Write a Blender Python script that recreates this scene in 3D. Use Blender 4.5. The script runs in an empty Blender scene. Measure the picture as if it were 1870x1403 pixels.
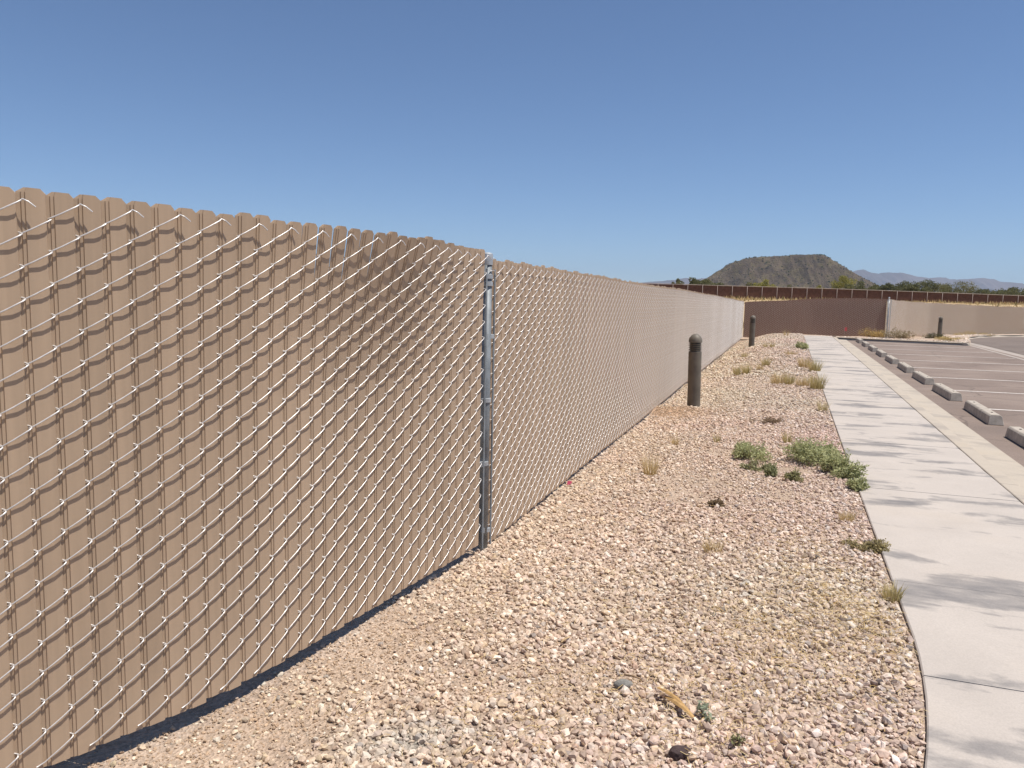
import bpy, math, random
import numpy as np
from mathutils import Matrix, Vector

random.seed(7)
rng = np.random.default_rng(11)
scene = bpy.context.scene
COL = scene.collection
rad = math.radians

# ------------------------------------------------------------------ camera
CAM_H = 1.54
PITCH = math.atan((701.5 - 552) / 1400.0)
ROLL = 0.02
cam_data = bpy.data.cameras.new('camera')
cam = bpy.data.objects.new('camera', cam_data)
COL.objects.link(cam)
cam_data.sensor_width = 36
cam_data.lens = 36 * 1400 / 1870
cam_data.clip_start = 0.05
cam_data.clip_end = 60000
_f = Vector((0, math.cos(PITCH), -math.sin(PITCH)))
_r0 = Vector((1, 0, 0))
_u0 = _r0.cross(_f)
_r = _r0 * math.cos(ROLL) + _u0 * math.sin(ROLL)
_u = -_r0 * math.sin(ROLL) + _u0 * math.cos(ROLL)
cam.matrix_world = Matrix(((_r.x, _u.x, -_f.x, 0), (_r.y, _u.y, -_f.y, 0), (_r.z, _u.z, -_f.z, CAM_H), (0, 0, 0, 1)))
scene.camera = cam

# ------------------------------------------------------------------ sky, sun, exposure
SUN_EL = rad(69)
SUN_H = Vector((0.97, -0.25)).normalized()
world = bpy.data.worlds.new('World')
scene.world = world
world.use_nodes = True
wn = world.node_tree.nodes
wl = world.node_tree.links
bg = wn['Background']
sky = wn.new('ShaderNodeTexSky')
sky.sky_type = 'NISHITA'
sky.sun_disc = False
sky.sun_elevation = SUN_EL
sky.sun_rotation = math.atan2(SUN_H.x, SUN_H.y)
sky.altitude = 400
sky.air_density = 0.78
sky.dust_density = 0.15
sky.ozone_density = 6.0
wl.new(sky.outputs['Color'], bg.inputs['Color'])
bg.inputs['Strength'].default_value = 0.097

sd = bpy.data.lights.new('sun', 'SUN')
sd.energy = 4.8
sd.angle = rad(0.55)
sd.color = (1.0, 0.945, 0.86)
sun = bpy.data.objects.new('sun', sd)
COL.objects.link(sun)
sdir = Vector((SUN_H.x * math.cos(SUN_EL), SUN_H.y * math.cos(SUN_EL), math.sin(SUN_EL)))
sun.rotation_euler = sdir.to_track_quat('Z', 'Y').to_euler()

scene.view_settings.view_transform = 'Standard'
scene.view_settings.look = 'None'
scene.view_settings.exposure = 0.25
scene.view_settings.gamma = 1.0
scene.view_settings.use_curve_mapping = False
scene.cycles.max_bounces = 6
scene.cycles.diffuse_bounces = 3
scene.cycles.glossy_bounces = 2
scene.cycles.volume_bounces = 0
scene.cycles.use_denoising = True

# ------------------------------------------------------------------ helpers
def tag(o, label=None, cat=None, group=None, kind=None):
    if label: o['label'] = label
    if cat: o['category'] = cat
    if group: o['group'] = group
    if kind: o['kind'] = kind
    return o

def link(name, me, mat=None, parent=None):
    o = bpy.data.objects.new(name, me)
    COL.objects.link(o)
    if mat is not None and me is not None and len(me.materials) == 0:
        me.materials.append(mat)
    if parent is not None:
        o.parent = parent
    return o

def empty(name, loc=(0, 0, 0), rz=0.0):
    o = bpy.data.objects.new(name, None)
    COL.objects.link(o)
    o.location = loc
    o.rotation_euler = (0, 0, rz)
    o.empty_display_size = 0.1
    return o

def mesh_np(name, v, f, smooth=False, cols=None):
    """v (N,3); f (M,3|4) int array; cols (N,3) optional colour per vertex"""
    v = np.asarray(v, dtype=np.float32)
    f = np.asarray(f, dtype=np.int32)
    me = bpy.data.meshes.new(name)
    k = f.shape[1]
    me.vertices.add(len(v))
    me.vertices.foreach_set('co', v.ravel())
    me.loops.add(f.size)
    me.loops.foreach_set('vertex_index', f.ravel())
    me.polygons.add(len(f))
    me.polygons.foreach_set('loop_start', np.arange(0, f.size, k, dtype=np.int32))
    me.polygons.foreach_set('use_smooth', np.full(len(f), smooth))
    me.update(calc_edges=True)
    if cols is not None:
        a = me.color_attributes.new('tint', 'FLOAT_COLOR', 'POINT')
        c = np.ones((len(v), 4), dtype=np.float32)
        c[:, :3] = cols
        a.data.foreach_set('color', c.ravel())
    return me

class MB:
    """collects polygons into one mesh"""
    def __init__(s): s.v = []; s.f = []
    def add(s, vs, fs):
        b = len(s.v); s.v += [tuple(p) for p in vs]; s.f += [tuple(b + i for i in q) for q in fs]
    def box(s, x0, x1, y0, y1, z0, z1):
        s.add([(x0, y0, z0), (x1, y0, z0), (x1, y1, z0), (x0, y1, z0), (x0, y0, z1), (x1, y0, z1), (x1, y1, z1), (x0, y1, z1)],
              [(0, 3, 2, 1), (4, 5, 6, 7), (0, 1, 5, 4), (1, 2, 6, 5), (2, 3, 7, 6), (3, 0, 4, 7)])
    def tube(s, pts, r, n=6, cap=True):
        pts = [Vector(p) for p in pts]
        rs = r if isinstance(r, (list, tuple)) else [r] * len(pts)
        b = len(s.v)
        for i, p in enumerate(pts):
            t = (pts[min(i + 1, len(pts) - 1)] - pts[max(i - 1, 0)]).normalized()
            a = t.cross(Vector((0.13, 0.29, 1)) if abs(t.z) < .9 else Vector((1, 0.1, 0))).normalized()
            c = t.cross(a)
            for k in range(n):
                w = 2 * math.pi * k / n
                q = p + (a * math.cos(w) + c * math.sin(w)) * rs[i]
                s.v.append(tuple(q))
        for i in range(len(pts) - 1):
            for k in range(n):
                s.f.append((b + i * n + k, b + i * n + (k + 1) % n, b + (i + 1) * n + (k + 1) % n, b + (i + 1) * n + k))
        if cap:
            s.f.append(tuple(b + k for k in reversed(range(n))))
            e = b + (len(pts) - 1) * n
            s.f.append(tuple(e + k for k in range(n)))
    def lathe(s, prof, n=32, cx=0, cy=0):
        b = len(s.v)
        for r, z in prof:
            for k in range(n):
                w = 2 * math.pi * k / n
                s.v.append((cx + r * math.cos(w), cy + r * math.sin(w), z))
        for i in range(len(prof) - 1):
            for k in range(n):
                s.f.append((b + i * n + k, b + i * n + (k + 1) % n, b + (i + 1) * n + (k + 1) % n, b + (i + 1) * n + k))
        s.f.append(tuple(b + k for k in reversed(range(n))))
        e = b + (len(prof) - 1) * n
        s.f.append(tuple(e + k for k in range(n)))
    def mesh(s, name, smooth=False):
        me = bpy.data.meshes.new(name)
        me.from_pydata(s.v, [], s.f)
        me.update()
        if smooth:
            me.polygons.foreach_set('use_smooth', np.full(len(me.polygons), True))
        return me
    def build(s, name, mat, parent=None, smooth=False):
        return link(name, s.mesh(name, smooth), mat, parent)

def bevel(o, w=0.004, seg=2):
    m = o.modifiers.new('bevel', 'BEVEL'); m.width = w; m.segments = seg; m.limit_method = 'ANGLE'; m.angle_limit = rad(35)
    return o

_lat = rng.random((257, 257))
def noise2(x, y):
    x = np.asarray(x, float); y = np.asarray(y, float)
    xi = np.floor(x); yi = np.floor(y)
    fx = x - xi; fy = y - yi
    fx = fx * fx * (3 - 2 * fx); fy = fy * fy * (3 - 2 * fy)
    a = xi.astype(int) % 256; b = yi.astype(int) % 256
    return ((_lat[a, b] * (1 - fx) + _lat[a + 1, b] * fx) * (1 - fy) + (_lat[a, b + 1] * (1 - fx) + _lat[a + 1, b + 1] * fx) * fy)
def fbm(x, y, o=4):
    s = 0; a = .5
    for i in range(o):
        s = s + a * noise2(x * 2 ** i + 17.3 * i, y * 2 ** i + 9.1 * i); a *= .5
    return s
def sstep(a, b, x):
    t = np.clip((np.asarray(x, float) - a) / (b - a), 0, 1)
    return t * t * (3 - 2 * t)

# ------------------------------------------------------------------ materials
def new_mat(name, rough=0.9, spec=0.2, metal=0.0):
    m = bpy.data.materials.new(name); m.use_nodes = True
    p = m.node_tree.nodes['Principled BSDF']
    p.inputs['Roughness'].default_value = rough
    p.inputs['Specular IOR Level'].default_value = spec
    p.inputs['Metallic'].default_value = metal
    return m, m.node_tree.nodes, m.node_tree.links, p

def coord(n, l, scale=(1, 1, 1), kind='Object'):
    t = n.new('ShaderNodeTexCoord'); mp = n.new('ShaderNodeMapping')
    mp.inputs['Scale'].default_value = scale
    l.new(t.outputs[kind], mp.inputs['Vector'])
    return mp.outputs['Vector']
def nz(n, l, vec, scale, detail=4, rough=.55, dist=0.0):
    x = n.new('ShaderNodeTexNoise')
    x.inputs['Scale'].default_value = scale; x.inputs['Detail'].default_value = detail
    x.inputs['Roughness'].default_value = rough; x.inputs['Distortion'].default_value = dist
    if vec is not None: l.new(vec, x.inputs['Vector'])
    return x.outputs['Fac']
def ramp(n, l, fac, stops):
    r = n.new('ShaderNodeValToRGB')
    e = r.color_ramp.elements
    while len(e) < len(stops): e.new(0.5)
    for i, (p, c) in enumerate(stops):
        e[i].position = p
        e[i].color = (c[0], c[1], c[2], 1) if isinstance(c, (tuple, list)) else (c, c, c, 1)
    l.new(fac, r.inputs['Fac'])
    return r.outputs['Color']
def mixc(n, l, fac, a, b, mode='MIX'):
    x = n.new('ShaderNodeMix'); x.data_type = 'RGBA'; x.blend_type = mode
    if hasattr(fac, 'links'): l.new(fac, x.inputs[0])
    else: x.inputs[0].default_value = fac
    for sock, val in ((x.inputs[6], a), (x.inputs[7], b)):
        if hasattr(val, 'links'): l.new(val, sock)
        else: sock.default_value = (val[0], val[1], val[2], 1)
    return x.outputs[2]
def bump(n, l, p, h, strength, dist):
    b = n.new('ShaderNodeBump'); b.inputs['Strength'].default_value = strength; b.inputs['Distance'].default_value = dist
    l.new(h, b.inputs['Height']); l.new(b.outputs['Normal'], p.inputs['Normal'])

def simple(name, c, var=0.25, scale=6, rough=.85, spec=.2, metal=0.0, bstr=0.0, bscale=60):
    m, n, l, p = new_mat(name, rough, spec, metal)
    v = coord(n, l)
    f = nz(n, l, v, scale, 5, .6)
    lo = tuple(x * (1 - var) for x in c); hi = tuple(min(1, x * (1 + var)) for x in c)
    l.new(ramp(n, l, f, [(.3, lo), (.7, hi)]), p.inputs['Base Color'])
    if bstr: bump(n, l, p, nz(n, l, v, bscale, 4, .6), bstr, .01)
    return m

def tint_mat(name, rough=.9, spec=.15, scale=40, amt=.25, translucent=0.0):
    m, n, l, p = new_mat(name, rough, spec)
    a = n.new('ShaderNodeVertexColor'); a.layer_name = 'tint'
    f = nz(n, l, coord(n, l), scale, 4, .6)
    g = ramp(n, l, f, [(.3, 1 - amt), (.7, 1 + amt * .6)])
    c = mixc(n, l, 1.0, a.outputs['Color'], g, 'MULTIPLY')
    l.new(c, p.inputs['Base Color'])
    if translucent:
        t = n.new('ShaderNodeBsdfTranslucent'); l.new(c, t.inputs['Color'])
        ms = n.new('ShaderNodeMixShader'); ms.inputs[0].default_value = translucent
        out = n['Material Output']
        l.new(p.outputs[0], ms.inputs[1]); l.new(t.outputs[0], ms.inputs[2]); l.new(ms.outputs[0], out.inputs['Surface'])
    return m

def slat_mat(name, c):
    m, n, l, p = new_mat(name, .55, .3)
    oi = n.new('ShaderNodeObjectInfo')
    v = coord(n, l, (1, 1, 1), 'Generated')
    t = n.new('ShaderNodeTexCoord')
    mp = n.new('ShaderNodeMapping'); mp.inputs['Scale'].default_value = (30, 30, 1.3)
    l.new(t.outputs['Object'], mp.inputs['Vector'])
    add = n.new('ShaderNodeVectorMath'); add.operation = 'ADD'
    cmb = n.new('ShaderNodeCombineXYZ'); mu = n.new('ShaderNodeMath'); mu.operation = 'MULTIPLY'; mu.inputs[1].default_value = 50
    l.new(oi.outputs['Random'], mu.inputs[0]); l.new(mu.outputs[0], cmb.inputs[0]); l.new(mu.outputs[0], cmb.inputs[1])
    l.new(mp.outputs[0], add.inputs[0]); l.new(cmb.outputs[0], add.inputs[1])
    f = nz(n, l, add.outputs[0], 1.0, 5, .6)
    col = ramp(n, l, f, [(.25, tuple(x * .9 for x in c)), (.75, tuple(x * 1.07 for x in c))])
    col = mixc(n, l, 1.0, col, ramp(n, l, oi.outputs['Random'], [(0, .93), (1, 1.05)]), 'MULTIPLY')
    # pale dust splashed up from the soil on the lowest quarter
    z = n.new('ShaderNodeSeparateXYZ'); l.new(t.outputs['Object'], z.inputs[0])
    f2 = nz(n, l, t.outputs['Object'], 14, 5, .65)
    d = n.new('ShaderNodeMath'); d.operation = 'MULTIPLY_ADD'; d.inputs[1].default_value = -2.6; d.inputs[2].default_value = .62
    l.new(z.outputs[2], d.inputs[0])
    d2 = n.new('ShaderNodeMath'); d2.operation = 'MULTIPLY'; d2.use_clamp = True
    l.new(d.outputs[0], d2.inputs[0]); l.new(f2, d2.inputs[1])
    col = mixc(n, l, d2.outputs[0], col, (.56, .41, .28))
    l.new(col, p.inputs['Base Color'])
    f3 = nz(n, l, t.outputs['Object'], 90, 3, .6)
    bump(n, l, p, f3, .06, .004)
    return m

M_SLAT = slat_mat('tan_vinyl_slat', (.415, .305, .212))
M_SLAT_SHADED = slat_mat('tan_vinyl_slat_shaded', (.32, .195, .135))  # same tan slats, shade of the end run put into the colour
M_WIRE = simple('galvanized_wire', (.63, .605, .59), .15, 40, .36, .5, .4)
M_POST = simple('galvanized_pipe', (.215, .235, .25), .35, 9, .6, .35, .3)
M_BAND = simple('galvanized_band', (.40, .42, .435), .2, 20, .5, .4, .35)
M_BOLL = simple('bronze_grey_paint', (.15, .13, .102), .25, 5, .55, .35)
M_DARK = simple('dark_louvre_gap', (.02, .02, .02), .2, 10, .6)
M_STONE = tint_mat('crushed_stone', .92, .15, 60, .28)
M_STRAW = tint_mat('straw', .85, .15, 60, .15, .25)
M_LEAF = tint_mat('small_leaf', .7, .25, 30, .25, .3)
M_BARK = simple('bark', (.14, .10, .07), .3, 8)
M_TREELEAF = tint_mat('tree_leaf', .8, .2, 4, .2, .3)
M_STOP = simple('precast_concrete', (.42, .37, .315), .24, 9, .9, .15, 0, .25, 90)

# concrete of the walk with grey water stains lying across it
def concrete(name, base, stain, warm):
    m, n, l, p = new_mat(name, .88, .18)
    t = n.new('ShaderNodeTexCoord')
    mp = n.new('ShaderNodeMapping'); mp.inputs['Scale'].default_value = (1, 1, 1)
    l.new(t.outputs['Object'], mp.inputs['Vector'])
    v = mp.outputs['Vector']
    g = nz(n, l, v, 2.2, 6, .6, .4)
    col = ramp(n, l, g, [(.3, tuple(x * .93 for x in base)), (.55, base), (.75, tuple(min(1, x * 1.05) for x in base))])
    w = nz(n, l, v, .9, 4, .6)
    col = mixc(n, l, ramp(n, l, w, [(.5, 0.0), (.75, .45)]), col, warm)
    mp2 = n.new('ShaderNodeMapping'); mp2.inputs['Scale'].default_value = (.75, 1.9, 1); mp2.inputs['Rotation'].default_value = (0, 0, rad(-9)); mp2.inputs['Location'].default_value = (.35, 1.65, 0)
    l.new(t.outputs['Object'], mp2.inputs['Vector'])
    s = nz(n, l, mp2.outputs[0], 1.25, 5, .6, .35)
    s2 = nz(n, l, v, 7, 4, .6, .6)
    ms = n.new('ShaderNodeMath'); ms.operation = 'MULTIPLY_ADD'; ms.inputs[1].default_value = .17; l.new(s2, ms.inputs[0]); l.new(s, ms.inputs[2])
    col = mixc(n, l, ramp(n, l, ms.outputs[0], [(.60, 0.0), (.66, .55), (.77, .97)]), col, stain)
    sp = nz(n, l, v, 130, 3, .6)
    col = mixc(n, l, 1.0, col, ramp(n, l, sp, [(.3, .9), (.65, 1.03)]), 'MULTIPLY')
    l.new(col, p.inputs['Base Color'])
    bump(n, l, p, nz(n, l, v, 160, 4, .6), .12, .004)
    return m
M_GUT = concrete('gutter_concrete', (.40, .345, .30), (.33, .29, .26), (.42, .35, .28))
M_WALK = concrete('broom_finished_concrete', (.48, .428, .383), (.19, .18, .178), (.515, .44, .365))
M_KERB = concrete('kerb_concrete', (.46, .40, .33), (.36, .315, .27), (.46, .38, .285))

def asphalt(name, base, tan):
    m, n, l, p = new_mat(name, .92, .15)
    v = coord(n, l)
    col = ramp(n, l, nz(n, l, v, .55, 6, .6, .3), [(.3, tuple(x * .82 for x in base)), (.5, base), (.72, tan)])
    sp = nz(n, l, v, 90, 4, .7)
    col = mixc(n, l, 1.0, col, ramp(n, l, sp, [(.3, .72), (.68, 1.15)]), 'MULTIPLY')
    # fine tar lines where the surface has cracked
    vo = n.new('ShaderNodeTexVoronoi'); vo.feature = 'DISTANCE_TO_EDGE'; vo.inputs['Scale'].default_value = .33
    wv = n.new('ShaderNodeVectorMath'); wv.operation = 'MULTIPLY_ADD'
    nt = n.new('ShaderNodeTexNoise'); nt.inputs['Scale'].default_value = 1.5; l.new(v, nt.inputs['Vector'])
    wv.inputs[1].default_value = (.5, .5, .5); l.new(nt.outputs['Color'], wv.inputs[0]); l.new(v, wv.inputs[2])
    l.new(wv.outputs[0], vo.inputs['Vector'])
    col = mixc(n, l, ramp(n, l, vo.outputs['Distance'], [(.002, .55), (.006, 0.0)]), col, (.09, .075, .065))
    l.new(col, p.inputs['Base Color'])
    bump(n, l, p, nz(n, l, v, 220, 3, .7), .4, .006)
    return m
M_ASPH = asphalt('sun_bleached_asphalt', (.25, .195, .165), (.305, .245, .205))
M_DRIVE = asphalt('driveway_asphalt', (.20, .162, .14), (.225, .185, .158))
M_PAINT = simple('worn_white_paint', (.62, .56, .51), .2, 14, .8)

def soil_mat():
    m, n, l, p = new_mat('dry_soil', .95, .1)
    v = coord(n, l)
    col = ramp(n, l, nz(n, l, v, 1.6, 6, .6), [(.3, (.42, .315, .238)), (.5, (.49, .375, .285)), (.7, (.55, .43, .335))])
    vo = n.new('ShaderNodeTexVoronoi'); vo.inputs['Scale'].default_value = 75; l.new(v, vo.inputs['Vector'])
    bw = n.new('ShaderNodeRGBToBW'); l.new(vo.outputs['Color'], bw.inputs[0])
    col = mixc(n, l, 1.0, col, ramp(n, l, bw.outputs[0], [(.2, .78), (.8, 1.14)]), 'MULTIPLY')
    a = n.new('ShaderNodeVertexColor'); a.layer_name = 'tint'
    col = mixc(n, l, 1.0, col, a.outputs['Color'], 'MULTIPLY')
    l.new(col, p.inputs['Base Color'])
    h = n.new('ShaderNodeMath'); h.operation = 'ADD'
    l.new(nz(n, l, v, 45, 5, .7), h.inputs[0]); l.new(vo.outputs['Distance'], h.inputs[1])
    bump(n, l, p, h.outputs[0], .8, .014)
    return m
M_SOIL = soil_mat()

def desert_mat():
    m, n, l, p = new_mat('desert_floor', .95, .1)
    v = coord(n, l)
    col = ramp(n, l, nz(n, l, v, .12, 8, .65), [(.3, (.34, .25, .16)), (.5, (.46, .34, .20)), (.7, (.54, .42, .25))])
    col = mixc(n, l, ramp(n, l, nz(n, l, v, .9, 6, .7), [(.55, 0.0), (.75, .7)]), col, (.20, .17, .09))
    l.new(col, p.inputs['Base Color'])
    bump(n, l, p, nz(n, l, v, 3, 6, .7), .6, .2)
    return m
M_DESERT = desert_mat()

# ------------------------------------------------------------------ plan of the place
# x to the right, y away from the camera; the walk runs along D, its width along NV
ANG = rad(19.8)
D = np.array([math.sin(ANG), math.cos(ANG)]); NV = np.array([math.cos(ANG), -math.sin(ANG)])
def W(u, v): return D[0] * u + NV[0] * v, D[1] * u + NV[1] * v
def UV(x, y): return D[0] * x + D[1] * y, NV[0] * x + NV[1] * y
def rise(u): return 0.0085 * np.clip(np.asarray(u, float) - 8, 0, 30)
V_WALK0, V_JOINT, V_KERB, V_PAN = .611, 1.80, 1.96, 2.34
def walk_left(u): return V_WALK0 - .08 * np.clip(3.9 - np.asarray(u, float), 0, 3) ** 2

# fence runs in plan
RUN_NEAR = [(-2.05, 1.665), (-1.539, 2.263), (-1.421, 2.401), (-1.308, 2.541), (-1.168, 2.713), (-1.027, 2.934), (-.874, 3.236), (-.673, 3.671), (-.458, 4.124), (-.197, 4.69)]
POST_XY = (-.168, 4.79)
RUN_LONG = [(-.132, 4.862), (11.25, 37.7)]
RUN_SHADE = [(11.33, 37.78), (14.6, 37.55), (17.95, 37.05)]
RUN_RIGHT = [(18.05, 37.05), (19.0, 38.35), (20.2, 39.7), (22.7, 42.0), (26.9, 44.8), (30.5, 46.6), (36.5, 49.6)]

def fence_x(y):
    y = np.asarray(y, float)
    ys = [-10] + [p[1] for p in RUN_NEAR] + [p[1] for p in RUN_LONG] + [60]
    xs = [-11] + [p[0] for p in RUN_NEAR] + [p[0] for p in RUN_LONG] + [19]
    return np.interp(y, ys, xs)
def walk_x(y):
    y = np.asarray(y, float)
    u = y / D[1]
    for i in range(6):
        v = walk_left(u)
        u = (y - NV[1] * v) / D[1]
    return D[0] * u + NV[0] * walk_left(u)
def bed_z(x, y, rough=True):
    x = np.asarray(x, float); y = np.asarray(y, float)
    xf = fence_x(y); xw = walk_x(y)
    s = np.clip((x - xf) / (xw - xf), -.3, 1.0)
    u, v = UV(x, y)
    s0 = np.clip(s, 0, 1)
    z = -.06 + .09 * sstep(0, 1, s0) + rise(u) * sstep(0, .55, s0) + .10 * np.exp(-((y - 28) / 7.0) ** 2) * np.sin(np.pi * s0) + .06 * np.exp(-((x - 2.5) / .6) ** 2 - ((y - 11.45) / .45) ** 2)
    if rough:
        z = z + (fbm(x * 1.1 + 3, y * 1.1) - .47) * .045 * sstep(1.0, .88, s) + (fbm(x * 6, y * 6) - .47) * .018 * sstep(1.0, .93, s)
    return z

# ------------------------------------------------------------------ ground sheet (reaches the horizon)
def build_ground():
    def axis(a, b, fine0, fine1, step):
        core = np.arange(fine0, fine1 + 1e-6, step)
        lo = fine0 - np.geomspace(step, fine0 - a, 26)[::-1]
        hi = fine1 + np.geomspace(step, b - fine1, 26)
        return np.concatenate([lo, core, hi])
    xs = axis(-14000, 16000, -12, 110, 2.0); ys = axis(-9000, 19000, -6, 150, 1.5)
    X, Y = np.meshgrid(xs, ys)
    u, v = UV(X, Y)
    z = 0.12 * sstep(20, 40, u) * sstep(-4, 0, v) - .06
    z = z + 2.15 * sstep(50.0, 63, Y - .05 * X) + .3 * sstep(70, 125, Y)
    z = z + (fbm(X * .12, Y * .12) - .47) * .5 * sstep(50, 60, Y)
    low = (u < 56) & (u > -20) & (v > -4.5) & (v < 60) & (Y < 48)
    z = np.where(low, -.45, z)
    nx, ny = len(xs), len(ys)
    idx = np.arange(nx * ny).reshape(ny, nx)
    f = np.stack([idx[:-1, :-1], idx[:-1, 1:], idx[1:, 1:], idx[1:, :-1]], -1).reshape(-1, 4)
    me = mesh_np('ground', np.stack([X, Y, z], -1).reshape(-1, 3), f, True)
    tag(link('ground', me, M_DESERT), kind='structure')
build_ground()

# gravel bed between fence and walk: the soil sheet under the stones
def build_bed():
    ys = np.concatenate([np.arange(0.6, 8, .05), np.arange(8, 16, .10), np.arange(16, 38.3, .25)])
    ss = np.concatenate([np.linspace(-.25, 0, 4)[:-1], np.linspace(0, 1, 56)])
    Y, S = np.meshgrid(ys, ss, indexing='ij')
    xf = fence_x(Y); xw = walk_x(Y) - .002
    X = xf + (xw - xf) * S
    Z = bed_z(X, Y)
    idx = np.arange(X.size).reshape(X.shape)
    f = np.stack([idx[:-1, :-1], idx[:-1, 1:], idx[1:, 1:], idx[1:, :-1]], -1).reshape(-1, 4)
    # washed-in orange soil by the lamp, darker grit elsewhere
    t = np.ones(X.shape + (3,))
    mound = np.exp(-((X - 2.35) / .55) ** 2 - ((Y - 11.2) / .55) ** 2)[..., None]
    t = t * (1 - mound) + np.array([1.06, .93, .82]) * mound
    grey = np.exp(-((X + .33) / .22) ** 2 - ((Y - 2.62) / .12) ** 2)[..., None]
    t = t * (1 - grey) + np.array([.75, .9, 1.02]) * grey
    me = mesh_np('gravel_bed', np.stack([X, Y, Z], -1).reshape(-1, 3), f, True, t.reshape(-1, 3))
    tag(link('gravel_bed', me, M_SOIL), kind='structure')
build_bed()

# planting strip beyond the car park, below the far fences
KERB_FAR = [W(36.75, 1.9), W(36.2, 3.2), W(35.35, 5.6), W(34.95, 6.75)]
KERB_BEND = [W(34.95, 6.75), W(36.2, 7.05), W(39.0, 7.45), W(42.5, 8.2), W(45.3, 9.2), W(47.6, 10.5), W(49.6, 12.4), W(51.0, 15.0), W(51.8, 19.0), W(52.0, 28.0)]
def build_strip():
    xs = np.arange(9, 48, .5); ys = np.arange(29, 50, .5)
    front = KERB_FAR + KERB_BEND[1:]
    bk = [RUN_SHADE[0], RUN_SHADE[-1]] + RUN_RIGHT[1:] + [(48, 45)]
    fx = np.array([p[0] for p in front]); fy = np.array([p[1] for p in front])
    # ruled sheet: front edge to behind the fence
    n = 120
    def resample(pts, n):
        P = np.array(pts, float); d = np.r_[0, np.cumsum(np.hypot(*np.diff(P, axis=0).T))]
        s = np.linspace(0, d[-1], n)
        return np.stack([np.interp(s, d, P[:, 0]), np.interp(s, d, P[:, 1])], -1)
    A = resample([W(37.2, -4.0), W(37.0, .2)] + front, n); B = resample([(8.5, 40.5)] + [(p[0] - .3, p[1] + 2.5) for p in bk], n)
    rows = 14
    V = []
    for r in range(rows):
        t = r / (rows - 1)
        P = A * (1 - t) + B * t
        u, v = UV(P[:, 0], P[:, 1])
        z = rise(u) * sstep(-2, 0.3, v) + .035 - .16 * sstep(.15, .8, t) * sstep(0, 3, v) * sstep(26, 12, v) + (fbm(P[:, 0] * 2, P[:, 1] * 2) - .47) * .10 * sstep(0, .15, t)
        V.append(np.stack([P[:, 0], P[:, 1], z], -1))
    V = np.array(V)
    idx = np.arange(rows * n).reshape(rows, n)
    f = np.stack([idx[:-1, :-1], idx[:-1, 1:], idx[1:, 1:], idx[1:, :-1]], -1).reshape(-1, 4)
    me = mesh_np('planting_strip', V.reshape(-1, 3), f, True, np.ones((rows * n, 3)))
    tag(link('planting_strip', me, M_SOIL), kind='structure')
build_strip()
def strip_z(x, y):
    u, v = UV(x, y)
    return float(rise(u)) - .02

# ------------------------------------------------------------------ walk, kerb, car park (built in walk coordinates)
ROT = -ANG
def uv_obj(name, kind='structure'):
    o = empty(name, (0, 0, 0), ROT)
    return o
def sheet(name, mat, us, vs_fn, z_off, parent=None, smooth=True):
    V = []; 
    for u in us:
        for v in vs_fn(u):
            V.append((v, u, float(rise(u)) + z_off))
    nv = len(vs_fn(us[0])); nu = len(us)
    idx = np.arange(nu * nv).reshape(nu, nv)
    f = np.stack([idx[:-1, :-1], idx[:-1, 1:], idx[1:, 1:], idx[1:, :-1]], -1).reshape(-1, 4)
    me = mesh_np(name, np.array(V), f, smooth)
    o = link(name, me, mat, parent)
    if parent is None: o.rotation_euler = (0, 0, ROT)
    return o

WALK_Z = .05
walk = tag(uv_obj('sidewalk'), kind='structure')
u0 = 3.42 - 1.19 * 4
SLAB = 1.19
k = 0
while True:
    a = u0 + k * SLAB + .002; b = u0 + (k + 1) * SLAB - .002
    if a > 36.9: break
    b = min(b, 37.6)
    us = np.linspace(a, b, 7)
    m = MB()
    dz = random.uniform(-.0015, .0015)
    top = []
    e = .006
    vs = []
    for i, u in enumerate(us):
        z = float(rise(u)) + WALK_Z + dz
        l = float(walk_left(u)); r = V_JOINT - .004
        ue = u
        zz = z - (.004 if i in (0, len(us) - 1) else 0)
        vs += [(l, ue, z - .16), (l, ue, zz - .005), (l + e, ue, zz), (r - e, ue, zz), (r, ue, zz - .005), (r, ue, z - .16)]
    if True:
        # ease the two joint edges over 1 cm
        pass
    n = 6
    fs = []
    for i in range(len(us) - 1):
        for j in range(n - 1):
            fs.append((i * n + j, i * n + j + 1, (i + 1) * n + j + 1, (i + 1) * n + j))
    fs.append((0, 1, 2, 3, 4, 5)); q = (len(us) - 1) * n
    fs.append((q + 5, q + 4, q + 3, q + 2, q + 1, q))
    m.add(vs, [tuple(reversed(f)) for f in fs])
    m.build('slab', M_WALK, walk)
    k += 1

kerb = tag(uv_obj('kerb'), kind='structure')
def kerb_section(a, b):
    m = MB(); us = np.linspace(a + .003, b - .003, 5); vs = []; n = 8
    for u in us:
        z = float(rise(u)) + WALK_Z
        vs += [(V_JOINT + .004, u, z - .2), (V_JOINT + .004, u, z - .006), (V_JOINT + .011, u, z - .001), (V_KERB - .02, u, z - .004), (V_KERB, u, z - .02), (V_KERB + .03, u, z - .088), (V_PAN, u, z - .10), (V_PAN, u, z - .22)]
    fs = []
    for i in range(len(us) - 1):
        for j in range(n - 1):
            fs.append(((i + 1) * n + j, (i + 1) * n + j + 1, i * n + j + 1, i * n + j))
    fs.append(tuple(reversed(range(n)))); q = (len(us) - 1) * n
    fs.append(tuple(q + j for j in range(n)))
    m.add(vs, [tuple(reversed(f)) for f in fs])
    m.build('kerb_section', M_KERB, kerb)
uu = -1.5
while uu < 36.2:
    kerb_section(uu, min(uu + 3.05, 36.5)); uu += 3.05

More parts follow.
